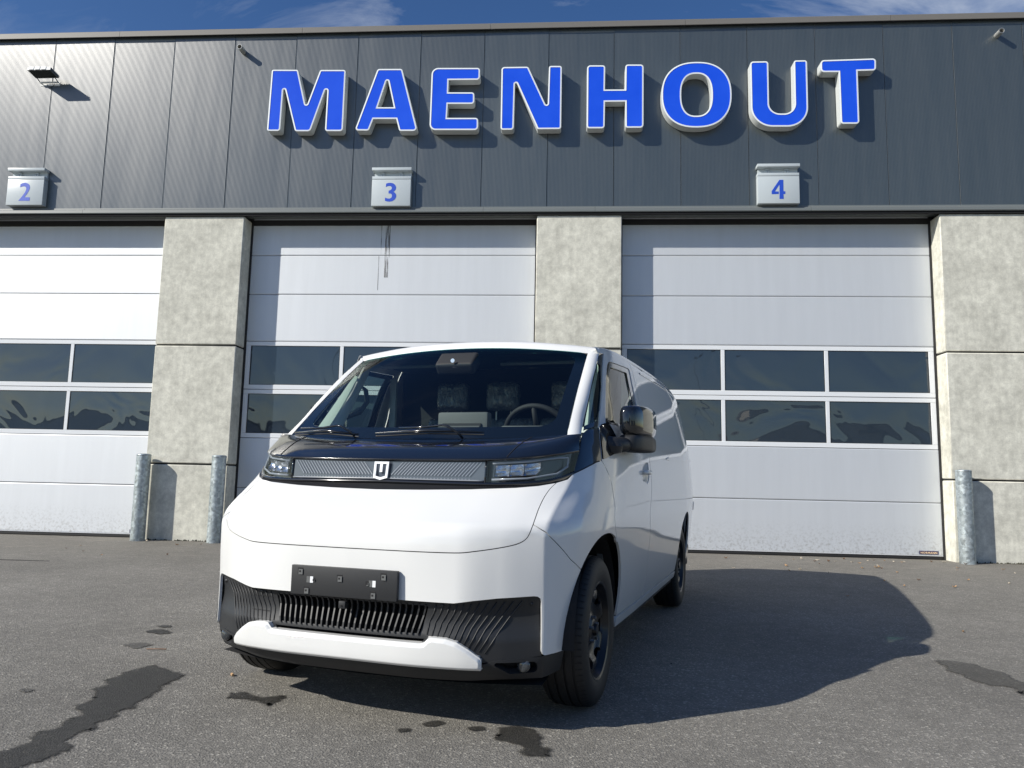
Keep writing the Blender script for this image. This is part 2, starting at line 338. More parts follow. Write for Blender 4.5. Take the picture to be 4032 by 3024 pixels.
def inset(p, d):
    """positive d shrinks the outline (works for either winding)"""
    sg = 1 if area(p) > 0 else -1; n = len(p); out = []
    for i in range(n):
        a = Vector(p[i]) - Vector(p[i - 1]); b = Vector(p[(i + 1) % n]) - Vector(p[i])
        if a.length < 1e-9 or b.length < 1e-9: out.append(tuple(p[i])); continue
        a.normalize(); b.normalize(); na = Vector((-a.y, a.x)) * sg; nb = Vector((-b.y, b.x)) * sg; m = na + nb
        if m.length < 1e-6: m = na
        m.normalize(); k = max(.35, m.dot(na)); out.append((p[i][0] + m.x * d / k, p[i][1] + m.y * d / k))
    return out
def densify(p, sp):
    out = []; n = len(p)
    for i in range(n):
        a, b = p[i], p[(i + 1) % n]; L = math.hypot(b[0] - a[0], b[1] - a[1]); k = max(1, int(math.ceil(L / sp)))
        out += [(a[0] + (b[0] - a[0]) * j / k, a[1] + (b[1] - a[1]) * j / k) for j in range(k)]
    return out
def inside(x, y, loops):
    c = False
    for p in loops:
        n = len(p); j = n - 1
        for i in range(n):
            if (p[i][1] > y) != (p[j][1] > y) and x < (p[j][0] - p[i][0]) * (y - p[i][1]) / (p[j][1] - p[i][1]) + p[i][0]: c = not c
            j = i
    return c
def triangulate(loops, sp=None, extra=()):
    V = []; E = []
    for lp in loops:
        k = len(V); V += [Vector(q) for q in lp]; E += [(k + i, k + (i + 1) % len(lp)) for i in range(len(lp))]
    if sp:
        xs = [v.x for v in V]; ys = [v.y for v in V]; x = min(xs) + sp / 2; segs = []
        bn = [(lp[i], lp[(i + 1) % len(lp)]) for lp in loops for i in range(len(lp))]
        cells = {}
        V = V + [Vector(e_) for e_ in extra if inside(e_[0], e_[1], loops)]
        for v in V: cells.setdefault((int(v.x // sp), int(v.y // sp)), []).append(v)
        pts = []
        while x < max(xs):
            y = min(ys) + sp / 2
            while y < max(ys):
                if inside(x, y, loops):
                    cx, cy = int(x // sp), int(y // sp); ok = True
                    for i in (-1, 0, 1):
                        for j in (-1, 0, 1):
                            for v in cells.get((cx + i, cy + j), ()):
                                if (v.x - x) ** 2 + (v.y - y) ** 2 < (sp * .5) ** 2: ok = False
                    if ok: pts.append(Vector((x, y)))
                y += sp
            x += sp
        V = V + pts
    r = delaunay_2d_cdt(V, E, [], 0, 1e-6)
    vs = [(v.x, v.y) for v in r[0]]; fs = []
    for f in r[2]:
        x = sum(vs[i][0] for i in f) / len(f); y = sum(vs[i][1] for i in f) / len(f)
        if inside(x, y, loops): fs.append(tuple(f))
    return vs, fs
def plate(name, loops, y0, y1, material, parent, face_sp=None, sides=True, back=False):
    """flat shape in X-Z with thickness along Y (y0 = visible face)"""
    vs, fs = triangulate(loops, face_sp); V = [(x, y0, z) for x, z in vs]; F = []
    for f in fs:
        a, b, c = (vs[i] for i in f[:3]); ar = (b[0] - a[0]) * (c[1] - a[1]) - (c[0] - a[0]) * (b[1] - a[1])
        F.append(f if ar > 0 else tuple(reversed(f)))
    if sides:
        for lp in loops:
            k = len(V); n = len(lp); V += [(x, y0, z) for x, z in lp] + [(x, y1, z) for x, z in lp]
            F += [(k + i, k + (i + 1) % n, k + n + (i + 1) % n, k + n + i) for i in range(n)]
    return mk(name, V, F, material, parent)
# ------------------------------------------------------------------ ground
def ground_z(y): return 0.0 if y < -4 else .035 * min(1, (y + 4) / 4)
gv = []; gx = [-400, -60, -14, 14, 60, 400]; gy = [-400, -60, -12, -4, -2, 0, 2.0]
for y in gy:
    for x in gx: gv.append((x, y, ground_z(y)))
gf = [(j * 6 + i, j * 6 + i + 1, (j + 1) * 6 + i + 1, (j + 1) * 6 + i) for j in range(len(gy) - 1) for i in range(5)]
mk('asphalt_yard', gv, gf, 'asphalt', kind='structure')
mk('ground', [(-600, -600, -.3), (600, -600, -.3), (600, 600, -.3), (-600, 600, -.3)], [(0, 1, 2, 3)], 'asphalt', kind='structure')

# ------------------------------------------------------------------ warehouse
X0, X1 = -13.3476, 12.6524
wh = thing('warehouse', 'dark ribbed warehouse front with concrete piers and tall grey sectional doors', 'building', (0, 0, 0))
JX = -8.3476
# ribbed cladding panels (1 m wide, fine vertical ribs)
def cladding_mesh():
    n = 50; seg = 6; V = []; F = []; w = .994
    for k in range(n * seg + 1):
        x = w * k / (n * seg); d = .00062 * math.cos(2 * math.pi * k / seg)
        V += [(x, d, 5.115), (x, d, 7.97)]
    for k in range(n * seg): F.append((2 * k, 2 * k + 2, 2 * k + 3, 2 * k + 1))
    m = len(V); V += [(0, .03, 5.115), (0, .03, 7.97), (w, .03, 5.115), (w, .03, 7.97), (0, -.0012, 5.12), (0, -.0012, 7.96), (.0055, -.0012, 5.12), (.0055, -.0012, 7.96), (0, .012, 5.12), (0, .012, 7.96)]
    F += [(m, 0, 1, m + 1), (2 * n * seg, m + 2, m + 3, 2 * n * seg + 1), (m + 4, m + 6, m + 7, m + 5), (m + 8, m + 4, m + 5, m + 9)]
    return V, F
cv, cf = cladding_mesh()
cp = mk('cladding_panel', cv, cf, ['anthracite_cladding', 'sunlit_edge'], wh, smooth=True, fmat=[0] * (len(cf) - 2) + [0, 1])  # left return coloured light grey to paint in the sunlit joint line
for p_ in cp.data.polygons[-4:]: p_.use_smooth = False
first = True
for i in range(-5, 21):
    o = cp if first else cp.copy()
    if not first: COL.objects.link(o); o.parent = wh
    first = False
    o.location = (JX + i + .003, random.uniform(-.0008, .0008), 0); o.rotation_euler = (0, 0, R(random.uniform(-.25, .25)))
MB().box(X0, X1, .012, .20, 5.05, 7.98).build('cladding_backing', 'dark_gap', wh)
# building body behind the front
MB().box(X0, X1, .62, 22, -.2, 7.9).build('warehouse_shell', 'grey_trim', wh)
MB().box(X0, X1, .0, 22, 7.9, 7.93).build('roof', 'grey_trim', wh)
# coping along the roof edge in sheets
cxs = [X0, -10.25, -7.248, -4.245, -1.257, 1.723, 4.75, 7.7, X1]
for a, b in zip(cxs[:-1], cxs[1:]):
    c = MB().prism([(-.062, 7.962), (-.062, 8.048), (-.055, 8.055), (.35, 8.06), (.35, 8.04), (-.045, 8.036), (-.045, 7.962)], a + .002, b - .002, 'x').build('coping_sheet', 'brown_grey_coping', wh)
# sill trim under the cladding in sheets
txs = [X0, -9.2, -7.60, -1.30, .38, 3.52, 6.9, X1]
for a, b in zip(txs[:-1], txs[1:]):
    MB().prism([(.0, 5.118), (-.010, 5.118), (-.012, 5.098), (-.052, 5.075), (-.056, 5.030), (-.049, 5.018), (-.036, 5.022), (-.036, 5.034), (.62, 5.05), (.62, 5.09)], a + .0015, b - .0015, 'x').build('drip_trim', 'grey_trim', wh)
MB().box(X0, X1, -.03, .0105, 4.985, 5.0335).build('trim_shadow_strip', 'dark_gap', wh)  # solid dark strip standing in for the shade under the trim

# concrete piers, each cast in three lifts
REC = .30
def pier(xa, xb):
    for z0, z1 in ((-.1, 1.148), (1.172, 2.948), (2.972, 4.984)):
        o = MB().box(xa, xb, 0, .62, z0, z1).build('concrete_panel', 'concrete', wh)
        bevel(o, .012, 1)
    MB().box(xa + .02, xb - .02, .02, .60, -.1, 4.99).build('joint_filler', 'dark_gap', wh)
for a, b in ((-12.1, -10.83), (-6.284, -5.013), (-.488, .779), (5.347, X1)): pier(a, b)

# sectional doors
ZJ = [.038, .827, 1.584, 2.331, 3.080, 3.824, 4.449, 5.13]
def sectional_door(xa, xb, mull, plate_x=None):
    Y = REC
    d = MB()
    d.box(xa - .02, xa + .025, Y - .015, Y + .06, 0, 5.02); d.box(xb - .025, xb + .02, Y - .015, Y + .06, 0, 5.02); d.box(xa, xb, Y + .05, Y + .08, 0, 5.02); d.box(xa, xb, Y - .01, Y + .03, 4.93, 5.02)
    door = d.build('sectional_door', 'rubber_black', wh)
    xa += .03; xb -= .03
    MB().box(xa, xb, Y + .002, Y + .042, .045, .086).build('bottom_seal', 'rubber_black', door)
    MB().box(xa, xb, Y - .006, Y + .004, .086, .092).build('bottom_rail', 'door_frame_white', door)
    for i in (0, 1 - 1, 3 + 1, 5, 6):
        pass
    for i, (z0, z1) in enumerate(zip(ZJ[:-1], ZJ[1:])):
        if i in (2, 3):     # glazed rows: frame and three panes
            za, zb = z0 + .004, z1 - .004
            e = .072
            cols = [xa] + mull + [xb]
            gz0, gz1 = z0 + e, z1 - e + .004
            fr = MB(); fr.box(xa, xb, Y, Y + .04, za, gz0); fr.box(xa, xb, Y, Y + .04, gz1, zb)
            xs = [xa, xa + .075]
            for mx in mull: xs += [mx - .028, mx + .028]
            xs += [xb - .075, xb]
            for k in range(0, len(xs), 2): fr.box(xs[k], xs[k + 1], Y + .0015, Y + .04, gz0, gz1)
            f = fr.build('window_frame', 'door_frame_white', door)
            bevel(f, .003, 1)
            for k in range(1, len(xs) - 1, 2):
                MB().box(xs[k] - .002, xs[k + 1] + .002, Y + .012, Y + .03, gz0 - .002, gz1 + .002).build('window_pane', 'door_pane', door)
                s = MB(); t = .007
                s.box(xs[k], xs[k + 1], Y + .006, Y + .0135, gz0, gz0 + t); s.box(xs[k], xs[k + 1], Y + .006, Y + .0135, gz1 - t, gz1); s.box(xs[k], xs[k] + t, Y + .0065, Y + .0135, gz0 + t, gz1 - t); s.box(xs[k + 1] - t, xs[k + 1], Y + .0065, Y + .0135, gz0 + t, gz1 - t)
                s.build('pane_gasket', 'rubber_black', door)
        else:
            za = z0 + (.054 if i == 0 else .0035); zb = z1 - .0035
            g = MB(); h = .012
            g.prism([(Y + .04, za), (Y + .006, za), (Y, za + h), (Y, zb - h), (Y + .006, zb), (Y + .04, zb)], xa, xb, 'x')
            g.build('door_panel', 'door_aluminium', door)
    if plate_x is not None:
        npl = MB().box(plate_x, plate_x + .262, Y - .006, Y - .002, .108, .156).build('name_plate', ['plate_navy', 'plate_lettering'], door)
        cu = bpy.data.curves.new('lettering', 'FONT'); cu.body = 'HORMANN'; cu.size = .046; cu.extrude = .0006; cu.offset = .0012; cu.space_character = 1.16; cu.resolution_u = 2
        to = bpy.data.objects.new('lettering', cu); COL.objects.link(to); bpy.context.view_layer.update()
        me = bpy.data.meshes.new_from_object(to.evaluated_get(bpy.context.evaluated_depsgraph_get())); bpy.data.objects.remove(to)
        xs_ = [v.co.x for v in me.vertices]; w_ = max(xs_) - min(xs_); k_ = .225 / w_
        V = [(plate_x + .0185 + (v.co.x - min(xs_)) * k_, Y - .0068 - v.co.z * .5, .1165 + v.co.y * .88) for v in me.vertices]
        k0 = len(npl.data.vertices); V0 = [tuple(v.co) for v in npl.data.vertices]; F0 = [tuple(p.vertices) for p in npl.data.polygons]; F1 = [tuple(i + k0 for i in p.vertices) for p in me.polygons]
        m2 = bpy.data.meshes.new('name_plate'); m2.from_pydata(V0 + V, [], F0 + F1); m2.materials.append(MAT['plate_navy']); m2.materials.append(MAT['plate_lettering'])
        for p_ in m2.polygons[len(F0):]: p_.material_index = 1
        npl.data = m2
    # threshold
    MB().box(xa - .03, xb + .03, -.02 + .022, Y + .1, -.05, .034).build('door_sill', 'sill_concrete', wh)
    return door
sectional_door(-10.83, -6.284, [-9.31, -7.80], -6.62)
sectional_door(-5.013, -.488, [-3.466, -1.99], -.90)
sectional_door(.779, 5.347, [2.293, 3.790], 4.991)
# rust and grime streaks on the middle door's upper sections
st = MB()
for x, w, z0, z1 in ((-2.93, .012, 4.455, 5.0), (-2.86, .075, 4.10, 5.0), (-2.955, .006, 3.9, 4.44)):
    st.box(x, x + w, REC - .0035, REC - .0015, z0, z1)
m = mat('grime_streak', (.16, .155, .15), .8); b = bsdf(m)
tr = N(m, 'ShaderNodeBsdfTransparent'); mx = N(m, 'ShaderNodeMixShader'); mp = N(m, 'ShaderNodeMapping'); mp.inputs['Scale'].default_value = (40, 1, 2.5); LK(m, world_pos(m), mp.inputs[0])
LK(m, ramp(m, noise_tex(m, mp.outputs[0], 1.3, 4, .6), [(.42, 0.), (.62, .5)]).outputs[0], mx.inputs[0]); LK(m, tr.outputs[0], mx.inputs[1]); LK(m, b.outputs[0], mx.inputs[2]); LK(m, mx.outputs[0], m.node_tree.nodes['Material Output'].inputs[0])
st.build('grime_streak', 'grime_streak', wh)

# ------------------------------------------------------------------ big letters
LETTERS={
 'M':[[(-4.653, 7.289, 0.031), (-4.237, 7.28, 0.035), (-4.075, 6.66, 0.019), (-3.882, 7.271, 0.035), (-3.479, 7.264, 0.038), (-3.478, 6.27, 0.048), (-3.756, 6.274, 0.041), (-3.752, 7.06, 0.019), (-3.987, 6.274, 0.059), (-4.226, 6.277, 0.041), (-4.451, 7.06, 0.017), (-4.463, 6.285, 0.041), (-4.67, 6.288, 0.031)]],
 'A':[[(-2.978, 7.271, 0.041), (-2.596, 7.265, 0.041), (-2.32, 6.26, 0.052), (-2.601, 6.263, 0.035), (-2.656, 6.456, 0.0), (-3.011, 6.46, 0.0), (-3.075, 6.274, 0.041), (-3.293, 6.279, 0.041)], [(-2.818, 7.128, 0.017), (-2.701, 6.645, 0.0), (-2.953, 6.648, 0.0)]],
 'E':[[(-2.135, 7.272, 0.104), (-1.391, 7.259, 0.041), (-1.389, 7.067, 0.048), (-1.869, 7.071, 0.0), (-1.868, 6.872, 0.0), (-1.468, 6.865, 0.041), (-1.463, 6.68, 0.048), (-1.869, 6.686, 0.0), (-1.875, 6.462, 0.0), (-1.398, 6.456, 0.045), (-1.395, 6.262, 0.055), (-2.138, 6.271, 0.097)]],
 'N':[[(-1.061, 7.267, 0.048), (-0.656, 7.265, 0.038), (-0.35, 6.587, 0.019), (-0.339, 7.272, 0.035), (-0.144, 7.268, 0.035), (-0.142, 6.264, 0.038), (-0.496, 6.266, 0.028), (-0.851, 7.067, 0.017), (-0.856, 6.261, 0.045), (-1.054, 6.263, 0.038)]],
 'H':[[(0.237, 7.271, 0.052), (0.51, 7.266, 0.041), (0.507, 6.879, 0.0), (0.806, 6.876, 0.0), (0.811, 7.273, 0.041), (1.083, 7.268, 0.045), (1.081, 6.27, 0.048), (0.814, 6.272, 0.038), (0.811, 6.684, 0.0), (0.51, 6.685, 0.0), (0.506, 6.267, 0.045), (0.239, 6.27, 0.041)]],
 'O':None,
 'U':[[(2.654, 7.286, 0.048), (2.92, 7.286, 0.041), (2.917, 6.467, 0.159), (3.285, 6.462, 0.152), (3.289, 7.291, 0.035), (3.482, 7.291, 0.038), (3.477, 6.257, 0.297), (2.656, 6.267, 0.311)]],
 'T':[[(3.676, 7.287, 0.055), (4.474, 7.301, 0.048), (4.467, 7.114, 0.048), (4.205, 7.11, 0.0), (4.203, 6.292, 0.048), (3.938, 6.295, 0.041), (3.932, 7.097, 0.0), (3.674, 7.1, 0.055)]],
}
def squircle(cx, cz, rx, rz, e, n=72):
    out = []
    for k in range(n):
        t = 2 * math.pi * k / n; c, s = math.cos(t), math.sin(t)
        out.append((cx + rx * abs(c) ** (2 / e) * (1 if c > 0 else -1), cz + rz * abs(s) ** (2 / e) * (1 if s > 0 else -1)))
    return out
ORD = {'M': 'first letter, left end of the sign', 'A': 'between the M and the E', 'E': 'with three arms', 'N': 'above and right of number box three', 'H': 'in the middle above the second pier', 'O': 'closed ring, right of the H', 'U': 'above number box four', 'T': 'last letter, right end of the sign'}
for ch, loops in LETTERS.items():
    t = thing('sign_letter', 'blue letter %s with pale rim, %s' % (ch, ORD[ch]), 'sign letter', (0, 0, 0), 0, 'blue letters of the name on the warehouse front')
    if loops is None: L = [squircle(1.863, 6.779, .514, .516, 2.35), squircle(1.861, 6.777, .222, .330, 2.5)]
    else: L = [rounded(l) for l in loops]
    xs = [p[0] for p in L[0]]; zs = [p[1] for p in L[0]]; cx, cz = sum(xs) / len(xs), min(zs); t.location = (cx, 0, cz)
    L = [[(x - cx, z - cz) for x, z in l] for l in L]
    T = .021
    inner = [inset(L[0], T)] + [inset(l, -T) for l in L[1:]]
    # casing: returns and back
    V = []; F = []
    for lp in L:
        k = len(V); n = len(lp); V += [(x, -.164, z) for x, z in lp] + [(x, -.012, z) for x, z in lp]
        F += [(k + i, k + (i + 1) % n, k + n + (i + 1) % n, k + n + i) for i in range(n)]
    o = mk('casing', V, F, 'letter_casing', t, smooth=True); sharp(o, 30)
    # rim: flat ring with a small outer lip and inner step
    vs, fs = [], []
    for a, c in zip(L, inner):
        n = len(a); k = len(vs)
        vs += [(x, -.170, z) for x, z in a] + [(x, -.1725, z) for x, z in c] + [(x, -.160, z) for x, z in a] + [(x, -.166, z) for x, z in c]
        for i in range(n):
            j = (i + 1) % n
            fs += [(k + i, k + j, k + n + j, k + n + i), (k + 2 * n + i, k + 2 * n + j, k + j, k + i), (k + n + i, k + n + j, k + 3 * n + j, k + 3 * n + i)]
    mk('rim', vs, fs, 'letter_rim', t)
    plate('face', inner, -.168, -.164, 'letter_blue', t, sides=False)

# ------------------------------------------------------------------ numbered boxes over the doors
D2 = [(-8.631, 5.435), (-8.631, 5.487), (-8.595, 5.503), (-8.548, 5.509), (-8.508, 5.496), (-8.48, 5.471), (-8.469, 5.438), (-8.473, 5.398), (-8.491, 5.356), (-8.517, 5.313), (-8.543, 5.271), (-8.455, 5.27), (-8.453, 5.214), (-8.639, 5.215), (-8.612, 5.249), (-8.576, 5.299), (-8.546, 5.346), (-8.53, 5.384), (-8.527, 5.414), (-8.538, 5.439), (-8.562, 5.45), (-8.592, 5.449)]
D3 = [(-2.789, 5.405), (-2.786, 5.456), (-2.755, 5.466), (-2.717, 5.468), (-2.679, 5.46), (-2.648, 5.438), (-2.631, 5.401), (-2.633, 5.367), (-2.651, 5.339), (-2.669, 5.326), (-2.645, 5.312), (-2.626, 5.281), (-2.624, 5.247), (-2.641, 5.208), (-2.677, 5.181), (-2.719, 5.171), (-2.762, 5.175), (-2.793, 5.185), (-2.793, 5.236), (-2.759, 5.221), (-2.726, 5.218), (-2.698, 5.233), (-2.687, 5.259), (-2.694, 5.286), (-2.713, 5.299), (-2.743, 5.301), (-2.744, 5.345), (-2.722, 5.35), (-2.701, 5.365), (-2.694, 5.387), (-2.703, 5.407), (-2.725, 5.419), (-2.758, 5.417)]
D4 = [(3.061, 5.474), (3.117, 5.475), (3.116, 5.3), (3.142, 5.299), (3.141, 5.259), (3.115, 5.259), (3.117, 5.185), (3.058, 5.184), (3.061, 5.406), (2.993, 5.298), (3.048, 5.297), (3.047, 5.26), (2.947, 5.257), (2.947, 5.304)]
for num, dg, xl in (('2', D2, -8.845), ('3', D3, -3.005), ('4', D4, 2.750)):
    dz = {'2': .040, '3': 0, '4': .011}[num]; z0 = 5.108 + dz
    t = thing('number_box', 'pale grey box with the blue number %s above the %s door' % (num, {'2': 'left', '3': 'middle', '4': 'right'}[num]), 'number sign', (xl, 0, z0), 0, 'numbered boxes above the doors')
    w = .597
    bx = bevel(MB().box(0, w, -.10, -.0, 0, .415).build('box_body', 'sign_grey', t), .005)
    bevel(MB().box(0, w, -.102, -.0, .420, .464).build('box_lid', 'sign_grey', t), .004)
    MB().box(.02, w - .004, -.03, 0, .464, .56).build('bracket', 'sign_grey', t)
    bevel(MB().box(-.004, w + .008, -.125, .0, .552, .596).build('hood_bar', 'sign_grey', t), .003)
    for sx in (.150, .430):
        s = MB().lathe([(0, 0), (0, .034), (.012, .036), (.03, .036)], 20, 'y', (sx, -.058, .515)); s.box(sx - .033, sx + .033, -.0595, -.0575, .5135, .5165, 1); s.box(sx - .0015, sx + .0015, -.0597, -.0577, .484, .5130, 1)
        so = s.build('screw', ['sign_grey', 'dark_gap'], t)
    L = [[(x - xl, z - z0 + .0) for x, z in dg]]
    plate('digit', L, -.1022, -.0995, 'digit_blue', t)

# ------------------------------------------------------------------ flood light, pipes, bollards
t = thing('flood_light', 'white wall flood light angled out from the cladding above box two', 'flood light', (-8.37, 0, 7.24))
Mx = Matrix.Rotation(R(-8), 4, 'X')
def tilt(o): o.data.transform(Mx); return o
tilt(bevel(MB().box(-.195, .195, -.30, -.09, .0, .045).build('lamp_housing', 'flood_grey', t), .006))
fv = MB()
for x in (-.16, -.06, .04): fv.box(x, x + .075, -.312, -.295, .004, .052)
fv.box(-.19, .19, -.305, -.2995, -.002, .05); tilt(fv.build('front_rail', 'flood_white', t))
tilt(MB().box(-.17, .17, -.285, -.11, -.004, .001).build('lamp_glass', 'flood_glass', t))
fins = MB()
for k in range(9): fins.box(-.16 + k * .039, -.152 + k * .039, -.27, -.1, .045, .062)
tilt(fins.build('cooling_fins', 'flood_grey', t))
br = MB(); br.tube([(-.15, -.11, .0), (-.15, -.03, -.03), (-.15, -.004, -.03)], .009); br.tube([(.15, -.11, .0), (.15, -.03, -.03), (.15, -.004, -.03)], .009); br.box(-.16, .16, -.05, -.032, -.042, -.020); br.box(-.16, .16, -.006, -.0015, -.07, .0)
br.build('wall_bracket', 'flood_white', t)
MB().tube([(.02 + .06 * math.cos(a), -.03, -.055 - .05 * abs(math.sin(a))) for a in [math.pi * k / 10 for k in range(11)]], .005).build('cable', 'rubber_black', t)
for x, z, d, lab in ((-5.203, 7.690, .16, 'short pipe stub left of the letter M near the roof edge'), (6.290, 7.720, .14, 'bright short pipe stub far right under the roof edge')):
    t = thing('pipe_stub', lab, 'pipe', (x, 0, z), 0, 'pipe stubs in the cladding')
    p = MB().lathe([(.02, .040), (-d, .040), (-d, .034), (.0, .034)], 28, 'y').build('pipe', 'galvanised_pipe', t, auto=40)
    MB().lathe([(-.02, 0), (-.02, .0345)], 20, 'y').build('pipe_inside', 'dark_gap', t)
for x, lab in ((-6.235, 'galvanised bollard in front of the left pier, left one of the pair'), (-5.085, 'galvanised bollard right of the left pier, just beside the van front'), (5.425, 'galvanised bollard in front of the right concrete pier')):
    t = thing('bollard', lab, 'bollard', (x, -.15, .03), random.uniform(0, 6), 'galvanised bollards guarding the door openings')
    MB().lathe([(-.05, .101), (1.235, .101)], 48, 'z').build('post', 'galvanised_steel', t, smooth=True)
    MB().lathe([(1.235, .101), (1.238, .1035), (1.25, .1035), (1.262, .096), (1.269, .07), (1.272, .0)], 48, 'z').build('cap', 'galvanised_steel', t, smooth=True)
# moss and dirt along the foot of the piers
mo = MB()
for a, b in ((-6.2, -5.05), (5.6, 9.0)):
    for k in range(int((b - a) * 120)):
        x = random.uniform(a, b); s = random.uniform(.004, .016); y = -random.uniform(.002, .04); z = ground_z(y)
        h = s * random.uniform(.6, 2.2); th = random.uniform(0, 3)
        mo.add([(x - s, y, z - .002), (x + s * .3, y - s, z - .002), (x + s, y + s * .4, z - .002), (x, y, z + h)], [(0, 1, 3), (1, 2, 3), (2, 0, 3)])
tag(mo.build('moss_and_dirt', 'moss', None), 'dark moss and crumbs along the foot of the concrete piers', 'moss', kind='stuff')
# ------------------------------------------------------------------ the van
VAN_X, VAN_Y, VAN_YAW = -.72873, -7.17432, .264725
van = thing('van', 'white panel van with black upper nose, parked askew in front of the doors', 'van', (VAN_X, VAN_Y, 0), -VAN_YAW)
def pchip(xs,ys):
    n=len(xs);h=[xs[i+1]-xs[i] for i in range(n-1)];d=[(ys[i+1]-ys[i])/h[i] for i in range(n-1)]
    m=[0.0]*n
    m[0]=d[0];m[-1]=d[-1]
    for i in range(1,n-1):
        if d[i-1]*d[i]>0:
            w1=2*h[i]+h[i-1];w2=h[i]+2*h[i-1];m[i]=(w1+w2)/(w1/d[i-1]+w2/d[i])
    def f(x):
        if x<=xs[0]: return ys[0]+m[0]*(x-xs[0])
        if x>=xs[-1]: return ys[-1]+m[-1]*(x-xs[-1])
        lo,hi=0,n-1
        while hi-lo>1:
            k=(lo+hi)//2
            if xs[k]<=x: lo=k
            else: hi=k
        t=(x-xs[lo])/h[lo]
        return ((1+2*t)*(1-t)**2*ys[lo]+t*(1-t)**2*h[lo]*m[lo]+t*t*(3-2*t)*ys[hi]+t*t*(t-1)*h[lo]*m[hi])
    return f
# crease between front and side
_kz=[.18,.33,.51,.70,.80,.86,.90,.963,1.01,1.06,1.15,1.25,1.35,1.45,1.55,1.65,1.72,1.77,1.80]
KS=pchip(_kz,[-.50,-.54,-.540,-.550,-.552,-.525,-.475,-.375,-.30,-.235,-.140,-.045,.084,.193,.307,.430,.530,.598,.64])
KW=pchip(_kz,[.80,.82,.82,.82,.82,.822,.826,.834,.842,.846,.845,.836,.820,.814,.804,.795,.785,.779,.775])
_rows=[.18,.30,.45,.55,.74,.82,.90,.96,1.0,1.03]
_u=[0,.30,.60,.80,.94,1.0]
_S={.18:[-.66,-.655,-.625,-.56,-.515],.30:[-.74,-.735,-.705,-.65,-.575],.45:[-.745,-.742,-.718,-.648,-.572],.55:[-.748,-.745,-.722,-.648,-.575],
 .74:[-.755,-.750,-.718,-.650,-.582],.82:[-.745,-.740,-.708,-.645,-.580],.90:[-.645,-.640,-.605,-.555,-.500],.96:[-.555,-.551,-.522,-.475,-.415],
 1.0:[-.492,-.488,-.463,-.42,-.355],1.03:[-.445,-.442,-.418,-.375,-.315]}
_col=[pchip(_rows,[_S[z][i] for z in _rows]) for i in range(5)]
def S(u,z):
    u=abs(u)
    ys=[_col[i](z) for i in range(5)]+[KS(z)]
    return pchip(_u,ys)(u)
_b=pchip([-.56,-.45,-.35,-.2,0,.3,1,2.9,3.6,4.0,4.16,4.24],[.82,.882,.92,.948,.965,.978,.987,.987,.966,.937,.91,.86])
_k=pchip([.2,.82,.9,1.0,1.1,1.25,1.5,1.77,1.9],[0,0,.09,.26,.33,.40,.60,.83,.95])
_t=pchip([.15,.25,.35,.5,.7,.85,1.0,1.1,1.2,1.3,1.5,1.7,1.78,1.84,1.87],[.12,.085,.060,.034,.013,0,.005,.012,.022,.035,.075,.12,.142,.172,.205])
ZT=pchip([-.2,.5,1,2,3,4.1,4.3],[1.70,1.79,1.835,1.875,1.895,1.895,1.89])
ZC=pchip([-.2,.45,1,2,3.5,4.15,4.3],[1.70,1.83,1.895,1.94,1.955,1.94,1.93])
def Wraw(s,z):
    f=max(0.,min(1.,(2.2-s)/2.2)); sp=s-_k(z)*f*1.0
    zt=ZT(s)
    zz=z if z<1.3 else 1.3+(z-1.3)*(.57/(zt-1.3))
    return _b(sp)-_t(min(zz,1.90))
def W(s,z):
    sc=KS(z); d=KW(z)-Wraw(sc,z)
    e=max(0.,s-sc)
    return Wraw(s,z)+d*math.exp(-(e/.22))
def _raw(a,z):
    if abs(a)<=1: return (S(a,z),a*KW(z),z)
    sg=1 if a>0 else -1; s=KS(z)+abs(a)-1
    return (s,sg*W(s,z),z)
def body(a,z,off=0.0):
    D=.014
    if abs(abs(a)-1)<D:
        sg=1 if a>0 else -1; t=(abs(a)-(1-D))/(2*D)
        A=_raw(sg*(1-D),z);B=_raw(sg,z);C=_raw(sg*(1+D),z)
        P=tuple((1-t)**2*A[i]+2*t*(1-t)*B[i]+t*t*C[i] for i in range(3))
    else: P=_raw(a,z)
    if off:
        n=normal(a,z); P=tuple(P[i]+n[i]*off for i in range(3))
    return P
def normal(a,z):
    e=.004
    p1=body(a-e,z);p2=body(a+e,z);q1=body(a,z-e);q2=body(a,z+e)
    u=[p2[i]-p1[i] for i in range(3)];v=[q2[i]-q1[i] for i in range(3)]
    n=[u[1]*v[2]-u[2]*v[1],u[2]*v[0]-u[0]*v[2],u[0]*v[1]-u[1]*v[0]]
    # coordinates (s back, w left, z up): front normal should be -s
    l=math.sqrt(sum(c*c for c in n)) or 1
    n=[c/l for c in n]
    # outward: for front a~0, u=+w, v=+z => u x v=(+s..)?  flip to point away
    return [-c for c in n] if False else n
def a_of_s(s,z): return 1+(s-KS(z))

def to3(P): return (P[1], P[0], P[2])            # (s, w, z) -> van local (x = to the van's left, y = rearwards, z)
def surf(a, z, off=0.0):
    P = to3(body(a, z))
    if off:
        n = snormal(a, z); P = (P[0] + n[0] * off, P[1] + n[1] * off, P[2] + n[2] * off)
    return P
def snormal(a, z):
    e = .003; p1 = Vector(to3(body(a - e, z))); p2 = Vector(to3(body(a + e, z))); q1 = Vector(to3(body(a, z - e))); q2 = Vector(to3(body(a, z + e)))
    n = (p2 - p1).cross(q2 - q1)
    if n.length < 1e-12: return Vector((0, -1, 0))
    n.normalize()
    c = (p1 + p2) / 2; ref = Vector((c.x, c.y - 2.0 if c.y > .3 else c.y - 1.0, 0))
    if n.dot(Vector((c.x, min(-.05, c.y) , 0)) if abs(a) > 1 and c.y > -.3 else Vector((c.x * .6, -1, 0))) < 0: n = -n
    return n
